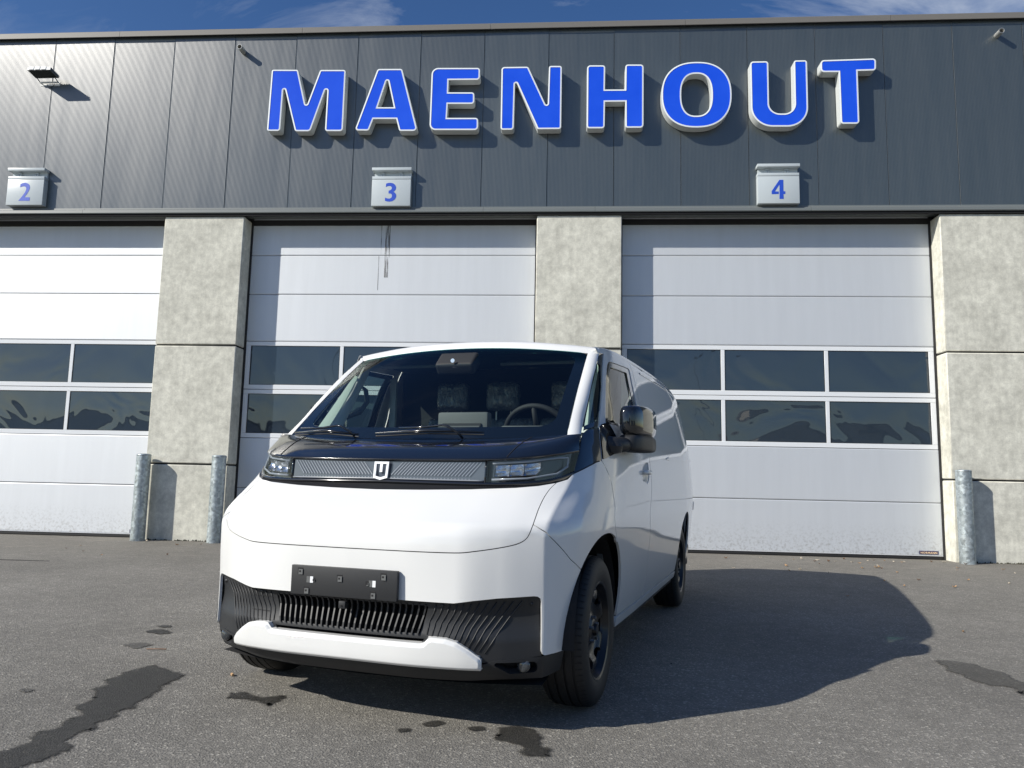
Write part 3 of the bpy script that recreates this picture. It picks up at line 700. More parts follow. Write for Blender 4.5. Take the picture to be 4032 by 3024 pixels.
def side(s, z): return (1 + s - KS(z), z)
def sides(pts): return [side(*p) for p in pts]
def fronts(pts): return [(w / KW(z), z) for w, z in pts]
def mir(pts): return [(-a, b) for a, b in reversed(pts)]
def patch(name, loops, material, fn=None, nfn=None, sp=.045, gap=.002, flange=.012, off=0., parent=None, fmat=None, bsp=None, extra=()):
    fn = fn or surf; nfn = nfn or snormal
    bs = bsp or min(sp * .6, .03)
    L = [densify(inset(l, gap if i == 0 else -gap) if gap else l, bs) for i, l in enumerate(loops)]
    ex = list(extra)
    if fn in (surf,):
        z0_ = min(q[1] for q in L[0]); z1_ = max(q[1] for q in L[0]); nz = int((z1_ - z0_) / .018)
        mar = [inset(L[0], .004)] + [inset(l, -.004) for l in L[1:]]
        for sg_ in (1, -1):
            for a_ in (.965, .986, .993, 1.0, 1.007, 1.014, 1.035):
                for k_ in range(nz + 1):
                    e_ = (sg_ * a_, z0_ + .004 + .018 * k_)
                    if inside(e_[0], e_[1], mar): ex.append(e_)
    vs, fs = triangulate(L, sp, ex)
    V = []; NN = []; F = []
    for a, z in vs: V.append(fn(a, z, off)); NN.append(tuple(nfn(a, z)))
    for f in fs:
        a, b, c = (Vector(V[i]) for i in f[:3]); n = (b - a).cross(c - a)
        F.append(tuple(f) if n.dot(Vector(NN[f[0]])) > 0 else tuple(reversed(f)))
    if flange:
        for l in L:
            k = len(V); n = len(l)
            r = min(.0035, flange * .4)
            P0 = []; P1 = []; P2 = []
            for i, (a, z) in enumerate(l):
                nn = nfn(a, z); p = Vector(fn(a, z, off)); P0.append(p); P2.append(p - Vector(nn) * flange)
            V += P0 + P2; NN += [(0, 0, 0)] * (2 * n)
            for i in range(n): F.append((k + i, k + (i + 1) % n, k + n + (i + 1) % n, k + n + i))
    me_ok = mk(name, V, F, material, parent if parent is not None else van, smooth=True)
    me = me_ok.data
    if len(me.vertices) == len(NN): me.normals_split_custom_set_from_vertices([tuple(n) for n in NN])
    return me_ok
def both(name, loops, material, **k):
    return patch(name, loops, material, **k), patch(name, [mir(l) for l in loops], material, **k)

# outlines
def catmull(P, k=5):
    o = []; n = len(P)
    for i in range(n - 1):
        p0 = P[max(0, i - 1)]; p1 = P[i]; p2 = P[i + 1]; p3 = P[min(n - 1, i + 2)]
        for j in range(k):
            t = j / k; o.append(tuple(.5 * (2 * p1[c] + (p2[c] - p0[c]) * t + (2 * p0[c] - 5 * p1[c] + 4 * p2[c] - p3[c]) * t * t + (3 * p1[c] - p0[c] - 3 * p2[c] + p3[c]) * t ** 3) for c in (0, 1)))
    return o + [P[-1]]
SEAM_LO = catmull([(.767, .855), (.762, .823), (.745, .793), (.709, .773), (.640, .757), (.560, .744), (.500, .737), (.40, .7355)])
SEAM_HI = catmull([(.796, 1.029), (.779, 1.000), (.769, .960), (.766, .905), (.767, .855)])
SEAM = SEAM_HI[:-1] + SEAM_LO
HTOP = [(.73, 1.014), (.641, 1.004), (.446, .993), (.22, .986)]
hood_r = fronts(SEAM); top_r = fronts(HTOP)
hood = [(0, .7355)] + list(reversed(hood_r)) + top_r + [(0, .983)]
hood_full = hood + mir(hood)[1:-1]
def clean(p):
    o = []
    for q in p:
        if not o or math.hypot(q[0] - o[-1][0], q[1] - o[-1][1]) > 1e-5: o.append(q)
    return o
patch('bonnet', [clean([(-a, b) for a, b in reversed(hood)] + hood[1:-1])] , 'white_paint', sp=.035)
BSEAM = [(.766, .859)]
bs_side = sides([(-.548, .823), (-.411, .704), (-.335, .640)])
ARCH_C, ARCH_RX, ARCH_RZ = -.005, .415, .448
def arch_pt(t): return (ARCH_C - ARCH_RX * abs(math.cos(t)) ** .92 * (1 if math.cos(t) > 0 else -1), .345 + ARCH_RZ * abs(math.sin(t)) ** .92 * (1 if math.sin(t) > 0 else -1))
front_arch = [arch_pt(R(d)) for d in range(0, 181, 6)]      # from the front foot over the top to the rear foot
i_seam = min(range(len(front_arch) // 2), key=lambda i: abs(front_arch[i][1] - .640))
arch_lo = front_arch[:i_seam + 1]; arch_hi = front_arch[i_seam:]
bump_r = fronts(list(reversed(SEAM_LO[:-1]))) + [(1.0, .823)] + bs_side[1:2] + [side(*arch_lo[-1])] + [side(*p) for p in reversed(arch_lo[:-1])] + sides([(-.416, .326), (-.46, .325)]) + [(1.0, .326)] + fronts([(.812, .331), (.806, .345), (.805, .46), (.804, .540), (.801, .553), (.792, .561), (.779, .563), (.649, .556), (.560, .546), (.487, .535)])
bump = [(0, .7355)] + bump_r + [(0, .537)]
patch('front_bumper', [clean([(-a, b) for a, b in reversed(bump)] + bump[1:-1])], 'white_paint', sp=.03)
# cut the fender's arch at the door seam
DSEAM = [(.187, .736), (.171, .777), (.145, .909), (.104, 1.071), (.05, 1.139)]
arch_f = [p for p in arch_hi if p[0] < .187]; arch_r = [p for p in front_arch if p[0] > .187 and p[1] > .3]
fend = fronts(SEAM_HI) + [(1.0, .823)] + bs_side[1:2] + [side(*p) for p in arch_f] + sides(DSEAM) + sides([(-.014, 1.129), (-.10, 1.105)]) + [(1.0, 1.068)] + [(.985, 1.045)]
both('front_wing', [clean(fend)], 'white_paint', sp=.03)
# doors
door_o = sides([(.187, .736)] + [p for p in arch_r] + [(ARCH_C + ARCH_RX, .345), (1.18, .345), (1.17, .73), (1.18, .96), (1.20, 1.15), (1.235, 1.45), (1.26, 1.812), (1.0, 1.806), (.72, 1.796), (.655, 1.772), (.42, 1.55), (.169, 1.319), (.10, 1.25), (.05, 1.139), (.104, 1.071), (.145, .909), (.171, .777)])
win_o = rounded([(*side(.262, 1.338), .02), (*side(.668, 1.727), .03), (*side(1.165, 1.752), .045), (*side(1.085, 1.345), .02)], 4)
hand_o = rounded([(*side(.90, 1.03), .04), (*side(.90, 1.155), .04), (*side(1.135, 1.155), .05), (*side(1.135, 1.03), .05)], 4)
both('front_door', [clean(door_o), win_o, hand_o], 'white_paint', sp=.045)
win_i = rounded([(*side(.315, 1.352), .015), (*side(.682, 1.698), .02), (*side(1.06, 1.713), .03), (*side(.985, 1.36), .015)], 4)
both('door_window_frame', [win_o, win_i], 'gloss_black', sp=.05, gap=.0005, off=-.004, flange=.006)
both('door_window', [inset(win_i, -.004)], 'side_glass', sp=.09, gap=0, off=-.012, flange=0)
for sgn in (1, -1):
    lp = hand_o if sgn > 0 else mir(hand_o)
    cx = sum(p[0] for p in lp) / len(lp); cz = sum(p[1] for p in lp) / len(lp)
    def bowl(a, z, off, cx=cx, cz=cz): 
        r = min(1, math.hypot((a - cx) / .115, (z - cz) / .062)); return surf(a, z, off - .028 * (1 - r ** 2.5))
    cup = patch('handle_cup', [inset(lp, -.004)], 'white_paint', fn=bowl, sp=.015, gap=0, off=-.004, flange=0)
    hb = MB(); P = [surf(sgn * side(s, 1.095)[0], 1.095, d) for s, d in ((.915, -.004), (.93, .012), (.98, .02), (1.06, .02), (1.11, .012), (1.125, -.004))]
    hb.tube(P, [.010, .014, .0145, .0145, .014, .010], 10); h = hb.build('door_handle', 'white_paint', van, smooth=True)
# quarter window: black surround and little pane
qw_o = [(1.012, 1.285)] + sides([(.03, 1.292), (.160, 1.319), (.41, 1.55), (.645, 1.772)]) + [(1.01, 1.752)] + [(1.006, 1.5)]
qw_i = sides([(.490, 1.690), (.530, 1.688), (.40, 1.545), (.26, 1.408), (.170, 1.345), (.035, 1.310), (.040, 1.335), (.15, 1.43), (.36, 1.605)])
qw_i = rounded([(*p, .01) for p in qw_i], 2)
both('quarter_window_frame', [clean(qw_o), qw_i], 'gloss_black', sp=.03, gap=.0015, off=-.003, flange=.006)
both('quarter_window', [inset(qw_i, -.004)], 'side_glass', sp=.05, gap=0, off=-.009, flange=0)
# black side trim that carries the lamp line back to the mirror
trim = [(1.002, 1.070)] + sides([(-.10, 1.107), (-.014, 1.131), (.046, 1.141), (.098, 1.25), (.150, 1.307), (.03, 1.289)]) + [(1.004, 1.262)]
both('side_trim', [clean(trim)], 'gloss_black', sp=.03, off=.001)
sail = sides([(.053, 1.142), (.305, 1.190), (.36, 1.235), (.285, 1.345), (.172, 1.322), (.103, 1.25)])
both('mirror_base', [rounded([(*p, .012) for p in sail], 3)], 'gloss_black', sp=.03, off=.008, flange=.014)
# sill under the doors and cargo side
both('sill', [sides([(ARCH_C + ARCH_RX - .002, .342), (2.69, .342), (2.68, .296), (ARCH_C + ARCH_RX, .288)])], 'white_paint', sp=.05, off=.006, flange=.05)
# cargo side with the rear arch
RA = 3.112
rear_arch = [(RA - ARCH_RX * abs(math.cos(t)) ** .92 * (1 if math.cos(t) > 0 else -1), .345 + ARCH_RZ * abs(math.sin(t)) ** .92) for t in [R(d) for d in range(0, 181, 6)]]
topl = [(4.19, 1.885), (3.6, 1.888), (2.9, 1.886), (2.0, 1.868), (1.6, 1.852), (1.265, 1.832)]
cargo = sides([(1.265, 1.82), (1.24, 1.45), (1.205, 1.15), (1.185, .96), (1.175, .73), (1.185, .345)] + rear_arch + [(4.215, .345), (4.225, 1.0), (4.215, 1.5)] + [(4.19, 1.87), (3.6, 1.874), (2.9, 1.872), (2.0, 1.855), (1.6, 1.836)])
both('cargo_side', [clean(cargo)], 'white_paint', sp=.06)
both('slide_rail', [sides([(1.55, 1.772), (1.56, 1.784), (3.9, 1.852), (4.1, 1.852), (4.1, 1.838), (3.9, 1.838)])], 'lamp_guide', sp=.06, gap=0, off=.003, flange=.004)
both('side_moulding', [sides([(1.95, 1.205), (2.1, 1.225), (4.0, 1.262), (4.0, 1.240), (2.1, 1.198)])], 'white_paint', sp=.05, gap=0, off=.007, flange=.008)
both('side_reflector', [sides([(4.05, .78), (4.15, .78), (4.15, .86), (4.05, .86)])], 'lamp_guide', sp=.05, gap=0, off=.006, flange=.006)
both('rear_corner', [sides([(3.56, .342), (4.22, .342), (4.22, .24), (3.60, .24)])], 'black_plastic', sp=.05, off=.004, flange=.04)
# roof
def roof_fn(u, t, off=0.):
    s0 = .468 + .085 * u * u; s = s0 + (4.19 - s0) * t; d = s - s0
    we = W(max(s, .56), ZT(max(s, .56)) - .004); z = ZC(max(s, .56)) - (ZC(max(s, .56)) - ZT(max(s, .56)) + .004) * abs(u) ** 2.4
    k = max(0., 1 - d / .060); z0 = 1.800 - .038 * u * u; zr = ZC(.56) - (ZC(.56) - ZT(.56) + .004) * abs(u) ** 2.4
    z += (z0 - zr) * k ** 2.4 - .004 * (k ** 2.4); w = u * (we + (.726 - we) * k ** 2.0)
    return (w, s, z + off)
def grid(name, fn, us, vs, material, flip=False, parent=None, **k):
    V = [fn(u, v) for v in vs for u in us]; n = len(us)
    F = [(j * n + i, j * n + i + 1, (j + 1) * n + i + 1, (j + 1) * n + i) for j in range(len(vs) - 1) for i in range(n - 1)]
    if flip: F = [tuple(reversed(f)) for f in F]
    return mk(name, V, F, material, parent if parent is not None else van, smooth=True, **k)
def lin(a, b, n): return [a + (b - a) * i / (n - 1) for i in range(n)]
us = [math.sin(R(x)) for x in lin(-90, 90, 41)]
grid('roof', roof_fn, us, [0, .0012, .0025, .004, .006, .009, .0125, .0165, .022, .035, .05, .08, .12, .17, .25, .35, .45, .55, .65, .75, .85, .92, 1.0], 'white_paint')
# strip between roof edge and body side (rounded cant rail)
def cant(u, t, off=0.):
    s = .56 + (4.19 - .56) * t; zt = ZT(s); z0 = zt - .035; w0 = W(s, z0); w1 = W(s, zt - .004)
    P0 = Vector((w0, z0)); P2 = Vector((w1 - .004, zt + .001)); P1 = Vector((w0 - .012, zt - .003)); 
    q = P0 * (1 - u) ** 2 + P1 * 2 * u * (1 - u) + P2 * u * u
    return (q.x, s, q.y)
for sg in (1, -1):
    grid('cant_rail', lambda u, t, sg=sg: (sg * cant(u, t)[0], cant(u, t)[1], cant(u, t)[2]), lin(0, 1, 6), lin(0, 1, 26), 'white_paint', flip=sg < 0)
# rear end
def rear_fn(u, v):
    z = .25 + (1.885 - .25) * v; return (u * W(4.20, z), 4.20 + .05 * (1 - u * u), z + (.045 * (1 - abs(u) ** 2.4) * max(0, (v - .9) / .1)))
grid('tailgate', rear_fn, lin(-1, 1, 15), lin(0, 1, 15), 'white_paint', flip=True)

# windscreen: bottom and top curves
def ws(u, v, off=0.):
    sb = -.205 + .117 * u * u; wb = .780 * u; zb = 1.228 + .022 * u * u
    s1 = .468 + .085 * u * u; w1 = .724 * u; z1 = 1.800 - .038 * u * u
    s = sb + (s1 - sb) * v; w = wb + (w1 - wb) * v; z = zb + (z1 - zb) * v
    bl = .020 * 4 * v * (1 - v) * (1 - .4 * u * u)
    return (w, s - bl * .64 - off * .64, z + bl * .77 + off * .77)
def wsn(u, v):
    e = .01; a = Vector(ws(u + e, v)) - Vector(ws(u - e, v)); b = Vector(ws(u, v + e)) - Vector(ws(u, v - e)); n = a.cross(b); n.normalize()
    return n if n.y < 0 else -n
full = rounded([(-.996, .004, .01), (.996, .004, .01), (.996, .996, .06), (-.996, .996, .06)], 4)
clear = rounded([(-.905, .105, .10), (.905, .105, .10), (.925, .955, .10), (-.925, .955, .10)], 5)
patch('windscreen_border', [full, clear], 'gloss_black', fn=ws, nfn=wsn, sp=.07, gap=0, off=-.004, flange=.004)
patch('windscreen', [full], 'windscreen_glass', fn=ws, nfn=wsn, sp=.09, gap=.001, off=0, flange=0)
# A pillars
def pil(t, v):
    G = Vector(ws(1.0, v)); zk = 1.264 + (1.772 - 1.264) * v; K = Vector((KW(zk), KS(zk), zk))
    m = (G + K) / 2; d = Vector((.55, -.80, .25)).normalized(); c = m + d * .024
    return tuple(G * (1 - t) ** 2 + c * 2 * t * (1 - t) + K * t * t)
for sg in (1, -1):
    def pf(t, v, sg=sg):
        q = pil(t, v); return (sg * q[0], q[1], q[2])
    grid('a_pillar', pf, lin(0, 1, 9), lin(0, 1, 15), 'white_paint', flip=sg > 0)
    # knuckle where pillar, roof and door frame meet
    def kn(t, v, sg=sg):
        a = Vector(pil(v, 1.0)); tgt = Vector(roof_fn(1.0, .0165 * v)); q = a * (1 - t) + tgt * t; q += Vector((.4, -.5, .75)).normalized() * .006 * 4 * t * (1 - t) * v
        return (sg * q.x, q.y, q.z)
    grid('pillar_cap', kn, lin(0, 1, 6), lin(0, 1, 9), 'white_paint', flip=sg < 0)
    # door frame head between quarter window top and cant rail
    def hd(t, v, sg=sg):
        s = .604 + (.73 - .604) * v; z0 = 1.774 + .006 * v; zt = ZT(max(s, .56)) - .006
        z = z0 + (zt - z0) * t; s2 = s; w = W(s2, z) - .0035; return (sg * w, s2, z)
    grid('door_frame_head', hd, lin(0, 1, 5), lin(0, 1, 6), 'white_paint', flip=sg > 0)

# black cowl panel between the lamps and the windscreen
lampT = [(0, -.462, 1.123), (.26, -.457, 1.124), (.515, -.440, 1.128), (.66, -.385, 1.139), (.76, -.295, 1.156), (.82, -.200, 1.171), (.851, -.118, 1.184)]
lampB = [(0, -.480, 1.020), (.26, -.475, 1.018), (.507, -.452, 1.017), (.66, -.405, 1.023), (.76, -.335, 1.036), (.815, -.265, 1.055), (.850, -.212, 1.074)]
def curve3(pts):
    xs = [0, .26, .51, .66, .76, .82, .85]; n = [p[0] for p in pts]
    fy = pchip(n, [p[1] for p in pts]); fz = pchip(n, [p[2] for p in pts]); wm = pts[-1][0]
    return lambda u: (u * wm, fy(abs(u) * wm), fz(abs(u) * wm))
cT, cB = curve3(lampT), curve3(lampB)
def base(u):
    uu = abs(u); return (.842 * u, -.208 + .128 * uu ** 2.2, 1.226 + .036 * uu ** 2.5)
def cowl(u, v, off=0.):
    A = Vector(cT(u)); B = Vector(base(u)); A = A + Vector((0, -.006, .004))
    M_ = A * .45 + B * .55 + Vector((0, -.012, .030 * (1 - abs(u) ** 6)))
    q = A * (1 - v) ** 2 + M_ * 2 * v * (1 - v) + B * v * v
    return (q.x, q.y, q.z)
grid('cowl_panel', cowl, [math.sin(R(x)) for x in lin(-90, 90, 49)], lin(0, 1, 12), 'gloss_black', flip=False)
def lip(u, v):
    A = Vector(cT(u)); P = [A + Vector((0, -.006, .004)), A + Vector((0, -.014, -.003)), A + Vector((0, -.006, -.010)), A + Vector((0, .012, -.008))]
    i = min(2, int(v * 3)); t = v * 3 - i; return tuple(P[i] * (1 - t) + P[i + 1] * t)
grid('cowl_lip', lip, [math.sin(R(x)) for x in lin(-90, 90, 49)], lin(0, 1, 10), 'gloss_black', flip=True)
# seam lines on the cowl
for sg in (1, -1):
    sm = MB(); sm.tube([Vector(cowl(sg * (.70 + .05 * t), t)) + Vector((0, -.0005, .0005)) for t in lin(0, .92, 8)], .0022, 5); sm.build('cowl_seam', 'dark_gap', van)
# lamp tray: dark back, light bar, headlamps, cover
def lamp(u, v, off=0.):
    A = Vector(cB(u)); B = Vector(cT(u)) + Vector((0, 0, -.006)); q = A * (1 - v) + B * v
    n = Vector((.75 * u * abs(u) ** 5, -1, 0)).normalized(); q = q + n * off; return (q.x, q.y, q.z)
def lampn(u, v): return Vector((.9 * u * abs(u) ** 4, -1, .05)).normalized()
grid('lamp_tray', lambda u, v: lamp(u, v, -.055), [math.sin(R(x)) for x in lin(-90, 90, 49)], [0, .5, 1], 'lamp_dark', flip=True)
def lipb(u, v):
    A = Vector(cB(u)); P = [A + Vector((0, .05, .004)), A + Vector((0, -.004, .006)), A + Vector((0, -.008, -.002)), A + Vector((0, -.002, -.012))]
    i = min(2, int(v * 3)); t = v * 3 - i; return tuple(P[i] * (1 - t) + P[i + 1] * t)
grid('lamp_lower_lip', lipb, [math.sin(R(x)) for x in lin(-90, 90, 49)], lin(0, 1, 10), 'gloss_black')
UB = .505 / .851
bar_o = rounded([(-UB + .004, .10, .008), (UB - .004, .10, .008), (UB - .004, .93, .008), (-UB + .004, .93, .008)], 2)
lb = patch('light_bar', [bar_o], 'lightbar_face', fn=lamp, nfn=lampn, sp=.05, gap=0, off=-.004, flange=.03)
sb = MB()
k = 0
for sg in (1, -1):
    for i in range(30):
        u0 = .056 + i * .0195
        if u0 > UB - .075: break
        A = [(u0 + .000, .30 + .02), (u0 + .0030, .28), (u0 + .066, .90), (u0 + .063, .91)]
        A = [(min(a, UB - .02), b) for a, b in A]
        sb.add([lamp(sg * a, b, .0005) for a, b in A], [(0, 1, 2, 3)])
        sb.add([lamp(sg * a, b, .0004) for a, b in ((u0, .165), (u0 + .008, .165), (u0 + .008, .195), (u0, .195))], [(0, 1, 2, 3)])
sb.build('light_bar_stripes', 'lamp_stripe', lb, kind='stuff')
def strip_on(name, pts, material, fn, r=.003, parent=None, n=6):
    return MB().tube([fn(*p) for p in pts], r, n).build(name, material, parent if parent is not None else van, smooth=True)
strip_on('light_guide', [(u, .12, -.001) for u in lin(-UB + .01, UB - .01, 30)], 'lamp_guide', lamp, .0035, lb)
for sg in (1, -1):
    MB().tube([lamp(sg * UB, v, .001) for v in (.02, .3, .6, .98)], .0045, 6).build('lamp_divider', 'gloss_black', van, smooth=True)
    H0, H1 = UB + .012, .985
    hl = patch('headlight', [[(sg * a, b) for a, b in (lambda L: L if sg > 0 else list(reversed(L)))(rounded([(H0, .06, .01), (.93, .06, .06), (H1, .5, .03), (H1, .95, .01), (H0, .95, .01)], 3))]], 'lamp_dark', fn=lamp, nfn=lampn, sp=.05, gap=0, off=-.045, flange=0)
    # running light guide along top, bottom and outer side
    strip_on('light_guide', [(sg * a, b, -.006) for a, b in [(H0 + .02, .86), (.80, .86), (.93, .86), (.965, .80), (.968, .40), (.93, .20), (.80, .17), (H0 + .02, .17)]], 'lamp_guide', lamp, .0055, hl, 8)
    # reflector chambers
    for c0, c1 in ((H0 + .035, H0 + .105), (H0 + .108, H0 + .175), (H0 + .178, H0 + .250)):
        ch = MB(); n = 8
        for i in range(n):
            for j in range(n):
                q = []
                for (di, dj) in ((0, 0), (1, 0), (1, 1), (0, 1)):
                    x = (i + di) / n; y = (j + dj) / n; r = 1 - ((2 * x - 1) ** 2 * .7 + (2 * y - 1) ** 2 * .7)
                    q.append(lamp(sg * (c0 + (c1 - c0) * x), .30 + .46 * y, -.012 - .030 * max(0, r)))
                ch.add(q, [(0, 1, 2, 3)])
        o = ch.build('reflector', 'chrome', hl, smooth=True)
        ce = lamp(sg * (c0 + c1) / 2, .62, -.028)
    fr = MB()
    fr.tube([lamp(sg * a, b, -.009) for a, b in ((H0 + .03, .28), (H0 + .03, .79), (H0 + .255, .79), (H0 + .262, .5), (H0 + .235, .28), (H0 + .03, .28))], .0035, 6); fr.build('lamp_bezel', 'lamp_dark', hl)
    co = patch('lamp_cover', [[(sg * a, b) for a, b in (lambda L: L if sg > 0 else list(reversed(L)))([(UB + .006, .03), (.8, .03), (.93, .03), (.999, .12), (.999, .97), (.9, .97), (.75, .97), (UB + .006, .97)])]], 'lamp_cover_glass', fn=lamp, nfn=lampn, sp=.05, gap=0, off=.001, flange=0, parent=hl)
# ribbed strip at the rear edge of the bonnet
sx = pchip([0, .22, .446, .641, .73, .796], [-.516, -.509, -.484, -.427, -.373, -.316]); sz = pchip([0, .22, .446, .641, .73, .796], [.982, .985, .992, 1.003, 1.013, 1.028])
def strip(u, v, off=0.):
    w = abs(u) * .800; A = Vector((u * .800, sx(min(w, .796)) + .004, sz(min(w, .796)) - .004)); c = cB(u * .95); B = Vector((c[0], c[1], c[2] - .012))
    q = A * (1 - v) + B * v; q.z += off * .8; q.y -= off * .6; return (q.x, q.y, q.z)
grid('scuttle_strip', strip, [math.sin(R(x)) for x in lin(-90, 90, 41)], lin(0, 1, 4), 'black_plastic')
rb = MB()
for i in range(-62, 63):
    u = i / 66.; P = [strip(u + d, v, .0035) for d, v in ((0, .08), (.012, .92))]; Q = [strip(u + .005 + d, v, .0035) for d, v in ((0, .08), (.012, .92))]
    lo = [strip(u + d, v, 0) for d, v in ((-.001, .08), (.011, .92))]; lo2 = [strip(u + .006 + d, v, 0) for d, v in ((0, .08), (.012, .92))]
    rb.add([P[0], Q[0], Q[1], P[1], lo[0], lo2[0], lo2[1], lo[1]], [(0, 1, 2, 3), (4, 0, 3, 7), (1, 5, 6, 2), (4, 5, 1, 0)])
rb.build('scuttle_ribs', 'black_plastic', van, kind='stuff')
# emblem: shield outline with a stem
ey = lambda z: -.480 - .012 + (z - 1.02) * .17
EM = [[(-.0375, 1.108), (.0375, 1.108), (.0365, 1.034), (0, 1.0235), (-.0365, 1.034)], [(-.0265, 1.098), (-.0065, 1.098), (-.0065, 1.060), (.0065, 1.060), (.0065, 1.098), (.0265, 1.098), (.0255, 1.0425), (0, 1.0355), (-.0255, 1.0425)]]
ev, ef = triangulate(EM); V = [(x, ey(z), z) for x, z in ev]; F = []
for f in ef:
    a, b, c = (ev[i] for i in f); F.append(f if (b[0] - a[0]) * (c[1] - a[1]) - (c[0] - a[0]) * (b[1] - a[1]) > 0 else tuple(reversed(f)))
for lp in EM:
    k = len(V); n = len(lp); V += [(x, ey(z), z) for x, z in lp] + [(x, ey(z) + .008, z) for x, z in lp]; F += [(k + i, k + (i + 1) % n, k + n + (i + 1) % n, k + n + i) for i in range(n)]
mk('emblem', V, F, 'emblem_white', van)
ebk = MB(); ebk.prism([(-.0385, 1.109), (.0385, 1.109), (.0375, 1.033), (.036, 1.020), (-.036, 1.020), (-.0375, 1.033)], -.474, -.470); ebk.build('emblem_base', 'lightbar_face', van)

def numn(fn):
    def g(a, z):
        e = .003; n = (Vector(fn(a + e, z)) - Vector(fn(a - e, z))).cross(Vector(fn(a, z + e)) - Vector(fn(a, z - e))); n.normalize(); return n if n.dot(snormal(a, z)) > 0 else -n
    return g
# lower grille
def rec(a, z):
    w = abs(a) * .82; t = max(0, min(1, (.56 - z) / .16)); r = .016 + .018 * math.sin(math.pi * min(1, t))
    return r * (1 - .4 * max(0, (w - .70) / .12))
def grl(a, z, off=0.): return surf(a, z, off - rec(a, z))
def low(z): return z
go = fronts([(0, .552), (.487, .550), (.56, .561), (.649, .571), (.779, .578), (.812, .573), (.814, .46), (.812, .325), (.60, .300), (.40, .30), (0, .30)])
go = clean([(-a, b) for a, b in reversed(go)] + go[1:-1])
slot = rounded([(*p, .008) for p in fronts([(-.372, .516), (.372, .516), (.342, .405), (-.342, .405)])], 2)
slit = fronts([(-.362, .386), (.362, .386), (.35, .372), (-.35, .372)])
patch('lower_grille', [go, slot, slit], 'black_plastic', fn=grl, nfn=numn(grl), sp=.03, gap=0, flange=.03)
patch('grille_backing', [inset(go, .02)], 'dark_gap', fn=grl, sp=.08, gap=0, off=-.06, flange=0)
for i in range(26):
    x = -.360 + .720 * i / 25
    sl = MB(); V = []
    pr = [(.520, .0), (.50, .006), (.475, .004), (.45, -.003), (.425, -.006), (.402, -.003)]
    V = []
    for z, d in pr:
        k = 1 - .075 * (.516 - z) / .11; xx = x * k
        a = xx / KW(z)
        for dx, dd in ((-.0034, .004 - d), (.0034, .004 - d), (.0024, -.026 - d), (-.0024, -.026 - d)):
            V.append(grl(a + dx / .82, z, dd))
    F = [(4 * j + q, 4 * j + (q + 1) % 4, 4 * j + 4 + (q + 1) % 4, 4 * j + 4 + q) for j in range(len(pr) - 1) for q in range(4)]
    mk('grille_slat', V, F, 'black_plastic', van)
for sg in (1, -1):
    for i in range(12):
        f = i / 11; top = (.405 + (.742 - .405) * f, .523 + .022 * f); kn_ = (.378 + (.662 - .378) * f, .455 - .03 * f); bo = (.372 + (.608 - .372) * f, .404 - .066 * f)
        if sg < 0 and 1 <= i <= 4: pass
        P = [grl(sg * w / KW(z), z, .001) for w, z in (top, ((top[0] + kn_[0]) / 2 + .004, (top[1] + kn_[1]) / 2), kn_, ((kn_[0] + bo[0]) / 2, (kn_[1] + bo[1]) / 2), bo)]
        MB().tube(P, .0028, 5).build('grille_rib', 'black_plastic', van, smooth=True)
for z in (.500, .437):
    MB().tube([grl(-w / KW(z), z, .0005) for w in (.405, .45, .49, .515)], .0018, 5).build('grille_crossbar', 'dark_gap', van)
for w, z in ((-.455, .521), (.432, .521), (-.775, .53), (.775, .53)):
    c = grl(w / KW(z), z, .001); MB().lathe([(-.003, 0), (-.003, .008), (.004, .0085)], 16, 'y', c).build('bumper_plug', 'black_plastic', van, smooth=True)
# camera under the plate
bevel(MB().box(-.016, .016, -.772, -.74, .488, .518).build('front_camera', 'black_plastic', van), .004); MB().lathe([(0, 0), (0, .005), (.003, .006)], 14, 'y', (0, -.7735, .499)).build('camera_lens', 'gloss_black', van)
# white skid plate
sk = fronts([(0, .3725), (.352, .3725), (.366, .376), (.386, .396), (.40, .399), (.455, .396), (.50, .385), (.545, .358), (.588, .326), (.596, .312), (.595, .284), (.590, .275), (0, .278)])
sk = clean([(-a, b) for a, b in reversed(sk)] + sk[1:-1])
def dist_loop(a, z, L):
    best = 9
    for i in range(len(L)):
        x0, y0 = L[i - 1]; x1, y1 = L[i]; dx, dy = x1 - x0, y1 - y0; l2 = dx * dx + dy * dy or 1e-9
        t = max(0, min(1, ((a - x0) * dx + (z - y0) * dy) / l2)); best = min(best, math.hypot(a - x0 - dx * t, z - y0 - dy * t))
    return best
def skf(a, z, off=0.):
    d = dist_loop(a, z, sk); return surf(a, z, off + .004 + .014 * min(1, d / .014))
patch('skid_plate', [sk], 'white_paint', fn=skf, nfn=numn(skf), sp=.03, gap=0, flange=.03, bsp=.010, extra=densify(inset(densify(sk, .02), .014), .010) + densify(inset(densify(sk, .02), .007), .010) + densify(inset(densify(sk, .02), .018), .012))
